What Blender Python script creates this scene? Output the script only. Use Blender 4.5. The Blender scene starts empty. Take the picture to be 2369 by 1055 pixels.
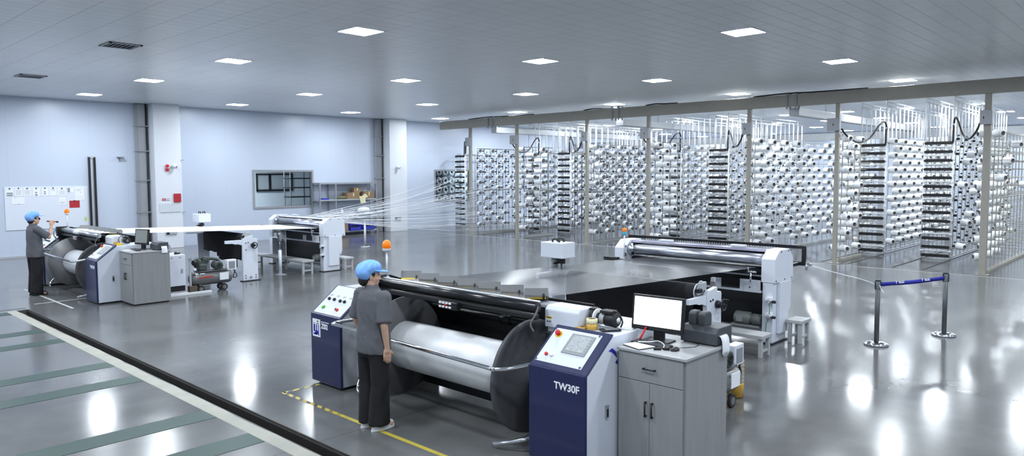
import bpy, bmesh, math, random
from mathutils import Vector, Matrix, Euler
random.seed(7)
SC = bpy.context.scene
COL = SC.collection
PI = math.pi
OFF = Vector((0, 0, 0))

# ------------------------------------------------------------------ materials
MATS = {}
def mat(name, col, rough=.5, metal=0., var=.06, vscale=6., bump=0., bscale=80., coat=0., alpha=1., trans=0., ior=1.45, emit=None, estr=0., stretch=None, spec=.5):
    m = bpy.data.materials.new(name); m.use_nodes = True
    nt = m.node_tree; b = nt.nodes['Principled BSDF']
    tc = nt.nodes.new('ShaderNodeTexCoord'); mp = nt.nodes.new('ShaderNodeMapping')
    nt.links.new(tc.outputs['Object'], mp.inputs['Vector'])
    if stretch: mp.inputs['Scale'].default_value = stretch
    nz = nt.nodes.new('ShaderNodeTexNoise'); nz.inputs['Scale'].default_value = vscale; nz.inputs['Detail'].default_value = 4
    nt.links.new(mp.outputs[0], nz.inputs['Vector'])
    mx = nt.nodes.new('ShaderNodeMix'); mx.data_type = 'RGBA'
    lo = [max(0, c * (1 - var)) for c in col]; hi = [min(1, c * (1 + var)) for c in col]
    mx.inputs[6].default_value = (*lo, 1); mx.inputs[7].default_value = (*hi, 1)
    nt.links.new(nz.outputs['Fac'], mx.inputs[0]); nt.links.new(mx.outputs[2], b.inputs['Base Color'])
    mr = nt.nodes.new('ShaderNodeMapRange'); mr.inputs[3].default_value = max(0, rough - .06); mr.inputs[4].default_value = min(1, rough + .06)
    nt.links.new(nz.outputs['Fac'], mr.inputs[0]); nt.links.new(mr.outputs[0], b.inputs['Roughness'])
    b.inputs['Metallic'].default_value = metal; b.inputs['IOR'].default_value = ior
    b.inputs['Specular IOR Level'].default_value = spec
    b.inputs['Coat Weight'].default_value = coat; b.inputs['Coat Roughness'].default_value = .12
    b.inputs['Alpha'].default_value = alpha; b.inputs['Transmission Weight'].default_value = trans
    if bump:
        n2 = nt.nodes.new('ShaderNodeTexNoise'); n2.inputs['Scale'].default_value = bscale; n2.inputs['Detail'].default_value = 3
        nt.links.new(mp.outputs[0], n2.inputs['Vector'])
        bp = nt.nodes.new('ShaderNodeBump'); bp.inputs['Strength'].default_value = bump; bp.inputs['Distance'].default_value = .02
        nt.links.new(n2.outputs['Fac'], bp.inputs['Height']); nt.links.new(bp.outputs[0], b.inputs['Normal'])
    if emit:
        b.inputs['Emission Color'].default_value = (*emit, 1); b.inputs['Emission Strength'].default_value = estr
    MATS[name] = m; return m

white_paint = mat('white_paint', (.70, .74, .82), .35, coat=.2, var=.02)
cab_white = mat('cabinet_white', (.66, .70, .78), .4, var=.03)
grey_paint = mat('grey_paint', (.30, .31, .33), .45)
grey_light = mat('light_grey_paint', (.42, .44, .47), .45)
navy = mat('navy_paint', (.011, .016, .075), .3, coat=.4, var=.08)
navy_trim = mat('navy_trim', (.03, .035, .09), .35, coat=.3)
comb_grey = mat('comb_grey', (.17, .175, .18), .45)
black = mat('black_plastic', (.012, .012, .014), .45)
black_steel = mat('black_steel', (.02, .021, .024), .38, metal=.3)
dark_rubber = mat('dark_rubber', (.02, .02, .022), .75)
dark_cloth = mat('black_cloth', (.012, .012, .015), .9, bump=.3, bscale=60)
flange_m = mat('flange_iron', (.085, .086, .094), .55, metal=.2, var=.15, vscale=9)
flange_g = mat('flange_lit_pale', (.30, .30, .31), .45, metal=.4, var=.1, vscale=9)
chrome = mat('chrome', (.78, .80, .84), .1, metal=1., var=.03)
roll_m = mat('polished_roller', (.66, .68, .75), .24, metal=1., var=.03)
steel = mat('brushed_steel', (.52, .54, .57), .3, metal=.9, stretch=(1, 40, 40))
alu = mat('aluminium', (.62, .64, .68), .35, metal=.8)
flange_l = mat('flange_lit_grey', (.13, .132, .14), .5, metal=.3)
dark_polish = mat('dark_polished_roller', (.035, .036, .04), .2, metal=.5)
silver_yarn = mat('silver_yarn', (.84, .86, .88), .45, metal=.30, var=.06, vscale=3, stretch=(30, .3, .3))
white_yarn = mat('white_yarn', (.82, .85, .90), .45, var=.04, stretch=(30, .3, .3))
red = mat('red_plastic', (.65, .02, .02), .35)
crimson = mat('crimson_card', (.42, .02, .03), .55)
green = mat('green_plastic', (.1, .5, .05), .35)
yellow = mat('yellow_plastic', (.75, .52, .03), .4)
cream = mat('cream_tape', (.80, .74, .48), .5)
amber_tape = mat('amber_tape', (.62, .36, .05), .3, coat=.4)
orange = mat('orange_lens', (.95, .25, .01), .15, trans=.25, emit=(1, .25, .01), estr=.25)
cyan = mat('cyan_lens', (.05, .45, .65), .2, coat=.5)
paper = mat('paper', (.82, .84, .88), .7, var=.02)
paper_ink = mat('printed_grey', (.25, .27, .30), .7)
ink = mat('black_ink', (.03, .03, .035), .6)
blue_ink = mat('blue_ink', (.02, .02, .35), .5)
white_ink = mat('white_ink', (.85, .87, .92), .5)
card_m = mat('cardboard', (.28, .19, .11), .8, bump=.1)
crate_blue = mat('blue_crate_plastic', (.04, .05, .45), .4)
belt_blue = mat('blue_webbing', (.012, .02, .30), .6, bump=.2, bscale=300)
printer_grey = mat('printer_grey', (.06, .065, .075), .5)
screen_white = mat('monitor_screen', (.8, .84, .9), .3, emit=(.9, .95, 1.), estr=2.2)
screen_grey = mat('grey_screen', (.18, .2, .2), .25, emit=(.5, .55, .5), estr=.12)
hmi_screen = mat('panel_screen', (.40, .43, .44), .3, var=.5, vscale=45, emit=(.5, .55, .55), estr=.08)
skin = mat('skin', (.60, .375, .27), .5, var=.06)
hair_m = mat('dark_hair', (.012, .009, .008), .5, bump=.4, bscale=200)
shirt_m = mat('grey_cotton', (.105, .108, .122), .85, bump=.25, bscale=14, var=.1)
trouser_m = mat('black_trousers', (.012, .012, .014), .9, bump=.25, bscale=16)
cap_m = mat('blue_cap_cloth', (.22, .46, .90), .8, bump=.35, bscale=18, var=.1)
shoe_w = mat('white_shoe', (.75, .76, .76), .5)
glass = mat('window_glass', (.75, .85, .85), .03, trans=1., ior=1.15, var=0)
clear = mat('clear_plastic', (.9, .92, .92), .12, trans=.9, ior=1.2)
beige_steel = mat('beige_painted_steel', (.36, .345, .30), .45, var=.08)
grey_steel = mat('grey_painted_steel', (.42, .43, .44), .42)
galv = mat('galvanised_rod', (.50, .51, .51), .35, metal=.5)
white_tube = mat('white_tube', (.78, .80, .82), .35)
dark_rod = mat('dark_grey_rod', (.20, .21, .22), .45)
bobbin_m = mat('bobbin_yarn', (.88, .90, .92), .6, var=.05, stretch=(60, 1, 1), bump=.05)
tube_core = mat('bobbin_core', (.10, .10, .105), .5)
tension_m = mat('black_tension_bar', (.012, .012, .013), .4)
hose_m = mat('black_hose', (.012, .012, .012), .5)
trunk_m = mat('cable_trunk_grey', (.36, .375, .40), .4, metal=.2)
green_floor = mat('green_floor_strip', (.028, .062, .052), .42, spec=.35, var=.2, vscale=2)
wheel_grey = mat('castor_grey', (.16, .16, .16), .5)
comp_grey = mat('compressor_grey', (.13, .135, .14), .4, coat=.3)
comp_dark = mat('pump_casting', (.07, .085, .08), .5, metal=.3)
red_letter = mat('red_lettering', (.5, .04, .04), .5)
drain_m = mat('drain_channel_dark', (.016, .015, .014), .7, var=.5, vscale=5)  # dark mottled tone for the channel inside and the guide tracks
drain_edge = mat('drain_steel_edge', (.10, .095, .085), .5, metal=.5, var=.4, vscale=8)
lens_m = mat('dark_lens', (.01, .01, .012), .1)

def wood_mat():
    m = mat('grey_wood_grain', (.27, .275, .28), .45, var=.16, vscale=2.2, stretch=(9, 9, .6)); return m
wood = wood_mat()
wood_top = mat('grey_worktop', (.36, .37, .38), .35, var=.08, vscale=3, stretch=(1, 12, 12))

def emission(name, col, s):
    m = bpy.data.materials.new(name); m.use_nodes = True; nt = m.node_tree
    b = nt.nodes['Principled BSDF']; b.inputs['Base Color'].default_value = (.9, .9, .9, 1)
    b.inputs['Emission Color'].default_value = (*col, 1); b.inputs['Emission Strength'].default_value = s
    return m
LAMP = 132.
lamp_m = emission('led_diffuser', (.86, .93, 1.), LAMP)

def floor_mat(name, base, seams=True):
    m = bpy.data.materials.new(name); m.use_nodes = True; nt = m.node_tree; N = nt.nodes; L = nt.links
    b = N['Principled BSDF']; tc = N.new('ShaderNodeTexCoord')
    n1 = N.new('ShaderNodeTexNoise'); n1.inputs['Scale'].default_value = .35; n1.inputs['Detail'].default_value = 6; n1.inputs['Roughness'].default_value = .6
    mp = N.new('ShaderNodeMapping'); mp.inputs['Scale'].default_value = (1., .45, 1)
    L.new(tc.outputs['Object'], mp.inputs[0]); L.new(mp.outputs[0], n1.inputs['Vector'])
    n2 = N.new('ShaderNodeTexNoise'); n2.inputs['Scale'].default_value = 2.4; n2.inputs['Detail'].default_value = 8
    L.new(tc.outputs['Object'], n2.inputs['Vector'])
    mx = N.new('ShaderNodeMix'); mx.data_type = 'RGBA'
    mx.inputs[6].default_value = (*[c * .74 for c in base], 1); mx.inputs[7].default_value = (*[c * 1.26 for c in base], 1)
    rp = N.new('ShaderNodeMapRange'); rp.inputs[1].default_value = .3; rp.inputs[2].default_value = .7
    L.new(n1.outputs['Fac'], rp.inputs[0]); L.new(rp.outputs[0], mx.inputs[0])
    mx2 = N.new('ShaderNodeMix'); mx2.data_type = 'RGBA'; mx2.blend_type = 'MULTIPLY'; mx2.inputs[0].default_value = .35
    L.new(mx.outputs[2], mx2.inputs[6]); L.new(n2.outputs['Fac'], mx2.inputs[7])
    out = mx2.outputs[2]
    if seams:
        br = N.new('ShaderNodeTexBrick'); br.offset = 0; br.inputs['Scale'].default_value = 1
        br.inputs['Mortar Size'].default_value = .006; br.inputs['Brick Width'].default_value = 6.; br.inputs['Row Height'].default_value = 6.
        br.inputs['Color1'].default_value = br.inputs['Color2'].default_value = (1, 1, 1, 1); br.inputs['Mortar'].default_value = (.6, .6, .6, 1)
        L.new(tc.outputs['Object'], br.inputs['Vector'])
        mx3 = N.new('ShaderNodeMix'); mx3.data_type = 'RGBA'; mx3.blend_type = 'MULTIPLY'; mx3.inputs[0].default_value = 1
        L.new(out, mx3.inputs[6]); L.new(br.outputs['Color'], mx3.inputs[7]); out = mx3.outputs[2]
    L.new(out, b.inputs['Base Color'])
    r = N.new('ShaderNodeMapRange'); r.inputs[1].default_value = .3; r.inputs[2].default_value = .7; r.inputs[3].default_value = .09; r.inputs[4].default_value = .24
    L.new(n1.outputs['Fac'], r.inputs[0]); L.new(r.outputs[0], b.inputs['Roughness'])
    b.inputs['Specular IOR Level'].default_value = .42
    n3 = N.new('ShaderNodeTexNoise'); n3.inputs['Scale'].default_value = .8; n3.inputs['Detail'].default_value = 1
    L.new(tc.outputs['Object'], n3.inputs['Vector'])
    bp = N.new('ShaderNodeBump'); bp.inputs['Strength'].default_value = .07; bp.inputs['Distance'].default_value = .05
    L.new(n3.outputs['Fac'], bp.inputs['Height']); L.new(bp.outputs[0], b.inputs['Normal'])
    return m
pole_grey = mat('pole_dark_grey', (.10, .105, .11), .4, metal=.2)
creel_floor = floor_mat('worn_creel_floor', (.085, .087, .088), False)
floor_m = floor_mat('polished_concrete', (.150, .153, .155))

def wall_mat():
    m = bpy.data.materials.new('white_wall_panels'); m.use_nodes = True; nt = m.node_tree; N = nt.nodes; L = nt.links
    b = N['Principled BSDF']; tc = N.new('ShaderNodeTexCoord'); sp = N.new('ShaderNodeSeparateXYZ'); L.new(tc.outputs['Object'], sp.inputs[0])
    ad = N.new('ShaderNodeMath'); ad.operation = 'ADD'; L.new(sp.outputs[0], ad.inputs[0]); L.new(sp.outputs[1], ad.inputs[1])
    md = N.new('ShaderNodeMath'); md.operation = 'PINGPONG'; md.inputs[1].default_value = .575; L.new(ad.outputs[0], md.inputs[0])
    gt = N.new('ShaderNodeMath'); gt.operation = 'GREATER_THAN'; gt.inputs[1].default_value = .006; L.new(md.outputs[0], gt.inputs[0])
    mx = N.new('ShaderNodeMix'); mx.data_type = 'RGBA'; mx.inputs[6].default_value = (.485, .54, .645, 1); mx.inputs[7].default_value = (.53, .59, .70, 1)
    L.new(gt.outputs[0], mx.inputs[0]); L.new(mx.outputs[2], b.inputs['Base Color'])
    b.inputs['Roughness'].default_value = .32
    return m
wall_m = wall_mat()
pillar_m = mat('pillar_white', (.70, .73, .78), .4, var=.02)

def ceil_mat():
    m = bpy.data.materials.new('white_ceiling_tiles'); m.use_nodes = True; nt = m.node_tree; N = nt.nodes; L = nt.links
    b = N['Principled BSDF']; tc = N.new('ShaderNodeTexCoord'); mp = N.new('ShaderNodeMapping')
    # metal tiles 0.29 x 0.58 m, joints aligned with the light panels
    mp.inputs['Rotation'].default_value = (0, 0, PI / 2); mp.inputs['Location'].default_value = (-.0, -.0, 0)
    L.new(tc.outputs['Object'], mp.inputs[0])
    br = N.new('ShaderNodeTexBrick'); br.offset = 0; br.inputs['Scale'].default_value = 1; br.inputs['Mortar Size'].default_value = .013
    br.inputs['Mortar Smooth'].default_value = 1.
    br.inputs['Brick Width'].default_value = .5816; br.inputs['Row Height'].default_value = .2908; br.inputs['Bias'].default_value = 0
    br.inputs['Color1'].default_value = (.83, .855, .88, 1); br.inputs['Color2'].default_value = (.86, .885, .91, 1); br.inputs['Mortar'].default_value = (.66, .68, .71, 1)
    L.new(mp.outputs[0], br.inputs['Vector']); L.new(br.outputs['Color'], b.inputs['Base Color'])
    inv = N.new('ShaderNodeMath'); inv.operation = 'SUBTRACT'; inv.inputs[0].default_value = 1; L.new(br.outputs['Fac'], inv.inputs[1])
    nz = N.new('ShaderNodeTexNoise'); nz.inputs['Scale'].default_value = 1.5; L.new(tc.outputs['Object'], nz.inputs['Vector'])
    ad = N.new('ShaderNodeMath'); ad.operation = 'MULTIPLY_ADD'; ad.inputs[1].default_value = .35; L.new(nz.outputs['Fac'], ad.inputs[0]); L.new(inv.outputs[0], ad.inputs[2])
    bp = N.new('ShaderNodeBump'); bp.inputs['Strength'].default_value = .5; bp.inputs['Distance'].default_value = .012
    L.new(ad.outputs[0], bp.inputs['Height']); L.new(bp.outputs[0], b.inputs['Normal'])
    b.inputs['Roughness'].default_value = .3; b.inputs['Specular IOR Level'].default_value = .45
    return m
ceil_m = ceil_mat()

def hazard_mat(name, c1, c2, freq):
    m = bpy.data.materials.new(name); m.use_nodes = True; nt = m.node_tree; N = nt.nodes; L = nt.links
    b = N['Principled BSDF']; tc = N.new('ShaderNodeTexCoord'); sp = N.new('ShaderNodeSeparateXYZ'); L.new(tc.outputs['Object'], sp.inputs[0])
    ad = N.new('ShaderNodeMath'); ad.operation = 'ADD'; L.new(sp.outputs[0], ad.inputs[0]); L.new(sp.outputs[1], ad.inputs[1])
    pp = N.new('ShaderNodeMath'); pp.operation = 'PINGPONG'; pp.inputs[1].default_value = freq; L.new(ad.outputs[0], pp.inputs[0])
    gt = N.new('ShaderNodeMath'); gt.operation = 'GREATER_THAN'; gt.inputs[1].default_value = freq * .45; L.new(pp.outputs[0], gt.inputs[0])
    # the black print is worn away on the right-hand half of the tape
    wr = N.new('ShaderNodeMapRange'); wr.inputs[1].default_value = -6.9; wr.inputs[2].default_value = -6.3; L.new(sp.outputs[0], wr.inputs[0])
    mxm = N.new('ShaderNodeMath'); mxm.operation = 'MAXIMUM'; L.new(gt.outputs[0], mxm.inputs[0]); L.new(wr.outputs[0], mxm.inputs[1])
    mx = N.new('ShaderNodeMix'); mx.data_type = 'RGBA'; mx.inputs[6].default_value = (*c1, 1); mx.inputs[7].default_value = (*c2, 1)
    L.new(mxm.outputs[0], mx.inputs[0]); L.new(mx.outputs[2], b.inputs['Base Color']); b.inputs['Roughness'].default_value = .4
    return m
hazard = hazard_mat('hazard_tape', (.05, .05, .045), (.55, .45, .06), .075)
white_tape = mat('white_floor_tape', (.6, .6, .58), .5, var=.2, vscale=8)

def border_mat():
    m = mat('rough_concrete_border', (.36, .355, .31), .6, var=.22, vscale=4, bump=.2, bscale=20); return m
border_m = border_mat(); pale_joint = mat('pale_floor_joint', (.42, .42, .40), .5, var=.2)

def film_mat(name, col, alpha, rough, metal, freq=160.):
    m = bpy.data.materials.new(name); m.use_nodes = True; nt = m.node_tree; N = nt.nodes; L = nt.links
    b = N['Principled BSDF']; tc = N.new('ShaderNodeTexCoord'); mp = N.new('ShaderNodeMapping'); mp.inputs['Scale'].default_value = (freq, .3, .3)
    L.new(tc.outputs['Object'], mp.inputs[0]); nz = N.new('ShaderNodeTexNoise'); nz.inputs['Scale'].default_value = 1; L.new(mp.outputs[0], nz.inputs['Vector'])
    mr = N.new('ShaderNodeMapRange'); mr.inputs[1].default_value = .3; mr.inputs[2].default_value = .7; mr.inputs[3].default_value = alpha - .12; mr.inputs[4].default_value = min(1, alpha + .12)
    L.new(nz.outputs['Fac'], mr.inputs[0]); L.new(mr.outputs[0], b.inputs['Alpha'])
    b.inputs['Base Color'].default_value = (*col, 1); b.inputs['Roughness'].default_value = rough; b.inputs['Metallic'].default_value = metal
    b.inputs['Anisotropic'].default_value = .6
    return m
sheet_dark = film_mat('grey_filament_sheet', (.15, .153, .162), .48, .24, .7)
sheet_white = film_mat('white_filament_sheet', (.86, .89, .94), .95, .4, 0.)

# ------------------------------------------------------------------ mesh builder
class MB:
    def __init__(s): s.v = []; s.f = []; s.mi = []; s.sm = []
    def add(s, vs, fs, mi=0, sm=False):
        o = len(s.v); s.v += [Vector(p) for p in vs]
        for f in fs: s.f.append([o + i for i in f]); s.mi.append(mi); s.sm.append(sm)
        return s
    def box(s, x0, x1, y0, y1, z0, z1, mi=0):
        v = [(x, y, z) for x in (x0, x1) for y in (y0, y1) for z in (z0, z1)]
        return s.add(v, [(0, 1, 3, 2), (4, 6, 7, 5), (0, 4, 5, 1), (2, 3, 7, 6), (0, 2, 6, 4), (1, 5, 7, 3)], mi)
    def obox(s, M, x0, x1, y0, y1, z0, z1, mi=0):
        v = [M @ Vector((x, y, z)) for x in (x0, x1) for y in (y0, y1) for z in (z0, z1)]
        return s.add(v, [(0, 1, 3, 2), (4, 6, 7, 5), (0, 4, 5, 1), (2, 3, 7, 6), (0, 2, 6, 4), (1, 5, 7, 3)], mi)
    def lathe(s, o, ax, prof, n=24, mi=0, sm=True, caps=True):
        o = Vector(o); ax = Vector(ax).normalized()
        t = Vector((0, 0, 1)) if abs(ax.z) < .9 else Vector((1, 0, 0))
        a = ax.cross(t).normalized(); b = ax.cross(a)
        vs = []; fs = []
        for (h, r) in prof:
            for k in range(n):
                g = 2 * PI * k / n; vs.append(o + ax * h + (a * math.cos(g) + b * math.sin(g)) * r)
        for i in range(len(prof) - 1):
            for k in range(n):
                fs.append((i * n + k, i * n + (k + 1) % n, (i + 1) * n + (k + 1) % n, (i + 1) * n + k))
        s.add(vs, fs, mi, sm)
        if caps:
            q = len(s.v) - len(vs)
            if prof[0][1] > 1e-5: s.f.append([q + k for k in range(n)][::-1]); s.mi.append(mi); s.sm.append(False)
            if prof[-1][1] > 1e-5: s.f.append([q + (len(prof) - 1) * n + k for k in range(n)]); s.mi.append(mi); s.sm.append(False)
        return s
    def cyl(s, p0, p1, r0, r1=None, n=16, mi=0, sm=True):
        p0 = Vector(p0); p1 = Vector(p1); d = p1 - p0
        return s.lathe(p0, d, [(0, r0), (d.length, r0 if r1 is None else r1)], n, mi, sm)
    def tube(s, path, r, n=8, mi=0, smooth_path=0):
        P = [Vector(p) for p in path]
        if smooth_path: P = catmull(P, smooth_path)
        vs = []; fs = []; up = None
        for i, p in enumerate(P):
            d = (P[min(i + 1, len(P) - 1)] - P[max(i - 1, 0)]).normalized()
            if up is None: up = d.cross(Vector((0, 0, 1)) if abs(d.z) < .9 else Vector((1, 0, 0))).normalized()
            up = (up - d * up.dot(d)).normalized(); w = d.cross(up)
            for k in range(n):
                g = 2 * PI * k / n; vs.append(p + (up * math.cos(g) + w * math.sin(g)) * r)
        for i in range(len(P) - 1):
            for k in range(n): fs.append((i * n + k, i * n + (k + 1) % n, (i + 1) * n + (k + 1) % n, (i + 1) * n + k))
        fs.append(tuple(range(n))[::-1]); fs.append(tuple((len(P) - 1) * n + k for k in range(n)))
        return s.add(vs, fs, mi, True)
    def prism_x(s, poly, x0, x1, mi=0):
        n = len(poly); v = [(x0, y, z) for y, z in poly] + [(x1, y, z) for y, z in poly]
        return s.add(v, [tuple(range(n)), tuple(range(n, 2 * n))[::-1]] + [(i, i + n, (i + 1) % n + n, (i + 1) % n) for i in range(n)], mi)
    def prism(s, poly, M, h, mi=0):
        n = len(poly); v = [M @ Vector((x, y, 0)) for x, y in poly] + [M @ Vector((x, y, h)) for x, y in poly]
        return s.add(v, [tuple(range(n))[::-1], tuple(range(n, 2 * n))] + [(i, (i + 1) % n, (i + 1) % n + n, i + n) for i in range(n)], mi)
    def sphere(s, c, r, mi=0, nu=16, nv=10, z0=-1., z1=1.):
        c = Vector(c); r = Vector(r) if hasattr(r, '__len__') else Vector((r, r, r)); vs = []; fs = []
        for j in range(nv + 1):
            t = z0 + (z1 - z0) * j / nv if (z0 > -1 or z1 < 1) else -math.cos(PI * j / nv)
            q = math.sqrt(max(0, 1 - t * t))
            for k in range(nu): g = 2 * PI * k / nu; vs.append(c + Vector((r.x * q * math.cos(g), r.y * q * math.sin(g), r.z * t)))
        for j in range(nv):
            for k in range(nu): fs.append((j * nu + k, j * nu + (k + 1) % nu, (j + 1) * nu + (k + 1) % nu, (j + 1) * nu + k))
        return s.add(vs, fs, mi, True)
    def build(s, name, mats, parent=None, bevel=0., seg=2, loc=None):
        if not isinstance(mats, (list, tuple)): mats = [mats]
        vs = [v + OFF for v in s.v]
        if parent is not None: org = world_loc(parent)
        elif loc is not None: org = Vector(loc) + OFF
        else:
            lo = [min(v[i] for v in vs) for i in range(3)]; hi = [max(v[i] for v in vs) for i in range(3)]
            org = Vector(((lo[0] + hi[0]) / 2, (lo[1] + hi[1]) / 2, lo[2]))
        me = bpy.data.meshes.new(name); me.from_pydata([v - org for v in vs], [], s.f); me.update()
        bm = bmesh.new(); bm.from_mesh(me); bmesh.ops.remove_doubles(bm, verts=bm.verts, dist=1e-6); bmesh.ops.recalc_face_normals(bm, faces=bm.faces); bm.to_mesh(me); bm.free()
        if len(me.polygons) == len(s.f):
            me.polygons.foreach_set('material_index', s.mi); me.polygons.foreach_set('use_smooth', s.sm)
        else:
            for p in me.polygons: p.use_smooth = any(s.sm)
        for m in mats: me.materials.append(m)
        o = bpy.data.objects.new(name, me); COL.objects.link(o)
        if parent is not None: o.parent = parent; o.location = (0, 0, 0)
        else: o.location = org
        if bevel:
            b = o.modifiers.new('edge', 'BEVEL'); b.width = bevel; b.segments = seg; b.limit_method = 'ANGLE'; b.angle_limit = .6; b.harden_normals = False
        return o

WL = {}
def world_loc(o):
    v = Vector((0, 0, 0))
    while o is not None: v += Vector(o.location); o = o.parent
    return v

def catmull(P, k):
    out = []
    for i in range(len(P) - 1):
        p0, p1, p2, p3 = P[max(i - 1, 0)], P[i], P[i + 1], P[min(i + 2, len(P) - 1)]
        for j in range(k):
            t = j / k; out.append(.5 * ((2 * p1) + (p2 - p0) * t + (2 * p0 - 5 * p1 + 4 * p2 - p3) * t * t + (3 * p1 - p0 - 3 * p2 + p3) * t ** 3))
    out.append(P[-1]); return out

def tag(o, label, cat, group=None, kind=None):
    if label: o['label'] = label
    if cat: o['category'] = cat
    if group: o['group'] = group
    if kind: o['kind'] = kind
    return o
def thing(name, label, cat, loc, group=None):
    o = bpy.data.objects.new(name, None); o.empty_display_size = .1; COL.objects.link(o); o.location = Vector(loc) + OFF
    return tag(o, label, cat, group)
def struct(o): o['kind'] = 'structure'; return o

def text_mesh(name, txt, size, M, m, parent=None, extrude=.001, bold=.0):
    """lettering turned into a mesh; M maps the text plane (x right, y up) to the world"""
    cu = bpy.data.curves.new(name, 'FONT'); cu.body = txt; cu.size = size; cu.extrude = extrude; cu.offset = bold; cu.align_x = 'LEFT'
    t = bpy.data.objects.new(name, cu); COL.objects.link(t)
    dg = bpy.context.evaluated_depsgraph_get(); me = bpy.data.meshes.new_from_object(t.evaluated_get(dg))
    bpy.data.objects.remove(t); bpy.data.curves.remove(cu)
    org = world_loc(parent) if parent is not None else M.to_translation() + OFF
    me.transform(Matrix.Translation(OFF - org) @ M); me.materials.clear(); me.materials.append(m)
    o = bpy.data.objects.new(name, me); COL.objects.link(o)
    if parent is not None: o.parent = parent
    else: o.location = org
    return o
def front_M(x, y, z):   # text plane facing -Y
    return Matrix.Translation((x, y, z)) @ Matrix.Rotation(PI / 2, 4, 'X')
def side_M(x, y, z):    # text plane facing +X
    return Matrix.Translation((x, y, z)) @ Matrix.Rotation(PI / 2, 4, 'Z') @ Matrix.Rotation(PI / 2, 4, 'X')
def ordn(i):
    W = ['first', 'second', 'third', 'fourth', 'fifth', 'sixth', 'seventh', 'eighth', 'ninth', 'tenth', 'eleventh', 'twelfth', 'thirteenth', 'fourteenth', 'fifteenth', 'sixteenth', 'seventeenth', 'eighteenth', 'nineteenth', 'twentieth']
    return W[i] if i < len(W) else str(i + 1) + 'th'
EXPOSURE = 0.0
# ------------------------------------------------------------------ camera
Y0, P0, R0, F0 = .760071114, .0669825481, -.00379105688, 1689.44897
cy, sy, cp, sp_ = math.cos(Y0), math.sin(Y0), math.cos(P0), math.sin(P0)
fw = Vector((-sy * cp, cy * cp, -sp_)); rt = Vector((cy, sy, 0)); up = rt.cross(fw)
c_, s_ = math.cos(R0), math.sin(R0); r2 = rt * c_ + up * s_; u2 = up * c_ - rt * s_
cam = bpy.data.cameras.new('camera'); cam.sensor_width = 36; cam.sensor_fit = 'HORIZONTAL'; cam.lens = F0 * 36 / 2369
cam.shift_x = (1184.5 - 1170.5) / 2369; cam.shift_y = -(527.5 - 515) / 2369; cam.clip_end = 200; cam.clip_start = .05
co = bpy.data.objects.new('camera', cam); COL.objects.link(co)
mw = Matrix((r2, u2, -fw)).transposed().to_4x4(); mw.translation = (0, 0, 2.55); co.matrix_world = mw
SC.camera = co
SC.view_settings.view_transform = 'Standard'; SC.view_settings.look = 'None'; SC.view_settings.gamma = 1; SC.view_settings.use_curve_mapping = False
SC.view_settings.exposure = EXPOSURE
SC.cycles.use_denoising = True; SC.cycles.max_bounces = 7; SC.cycles.diffuse_bounces = 4; SC.cycles.glossy_bounces = 4; SC.cycles.transmission_bounces = 6; SC.cycles.transparent_max_bounces = 12
SC.cycles.caustics_reflective = False; SC.cycles.caustics_refractive = False; SC.cycles.sample_clamp_indirect = 6
w = bpy.data.worlds.new('World'); SC.world = w; w.use_nodes = True
w.node_tree.nodes['Background'].inputs[0].default_value = (.6, .7, .85, 1); w.node_tree.nodes['Background'].inputs[1].default_value = .05

# ------------------------------------------------------------------ room
XL, XR, YF, YB, ZC = -26.5, 8., -6., 46., 4.98
m = MB()
m.box(XL, XR, 3.72, YB, -.3, 0); m.box(XL, XR, YF, 3.36, -.3, 0); m.box(XL, -16.12, 3.36, 3.72, -.3, 0)
struct(m.build('floor', floor_m, loc=(0, 0, 0)))
m = MB()
n = 90; xs = [-16.12 + (XR + 16.12) * i / n for i in range(n + 1)]
vs = []; fs = []
for i, x in enumerate(xs):
    e = 3.525 + random.uniform(-.012, .012)
    vs += [(x, 3.36, -.3), (x, 3.36, .001), (x, e, .001), (x, e - .01, -.3)]
for i in range(n):
    for k in range(3): fs.append((4 * i + k, 4 * i + 4 + k, 4 * i + 5 + k, 4 * i + 1 + k))
struct(m.add(vs, fs).build('trim_1', border_m))
m = MB(); m.box(-16.12, XR, 3.515, 3.72, -.2, -.13, 0); m.box(-16.12, XR, 3.69, 3.722, -.2, -.02, 0); m.box(-16.12, XR, 3.712, 3.722, -.02, -.001, 1); m.box(-16.12, XR, 3.56, 3.60, -.13, -.045, 1)
m.box(-16.14, -16.10, 3.36, 3.72, -.2, -.002, 1)
struct(m.build('trim_2', [drain_m, drain_edge]))
m = MB(); m.box(-18.6, -16.3, 3.1, 3.72, -.01, .006)
struct(m.build('trim_3', floor_m, bevel=.004))
# flush green strips in the floor
for i, x in enumerate((-6.55, -7.57, -9.57, -10.57, -12.67, -13.7, -15.85, -16.9)):
    o = MB().box(x - .165, x + .165, -4.5, 3.355, -.01, .003).build('trim_%d' % (i + 4), green_floor); struct(o)
# ceiling, walls
m = MB().add([(XL, YF, ZC), (XR, YF, ZC), (XR, YB, ZC), (XL, YB, ZC), (XL, YF, ZC + .2), (XR, YF, ZC + .2), (XR, YB, ZC + .2), (XL, YB, ZC + .2)],
             [(0, 1, 2, 3), (4, 5, 6, 7), (0, 1, 5, 4), (1, 2, 6, 5), (2, 3, 7, 6), (3, 0, 4, 7)])
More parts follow.
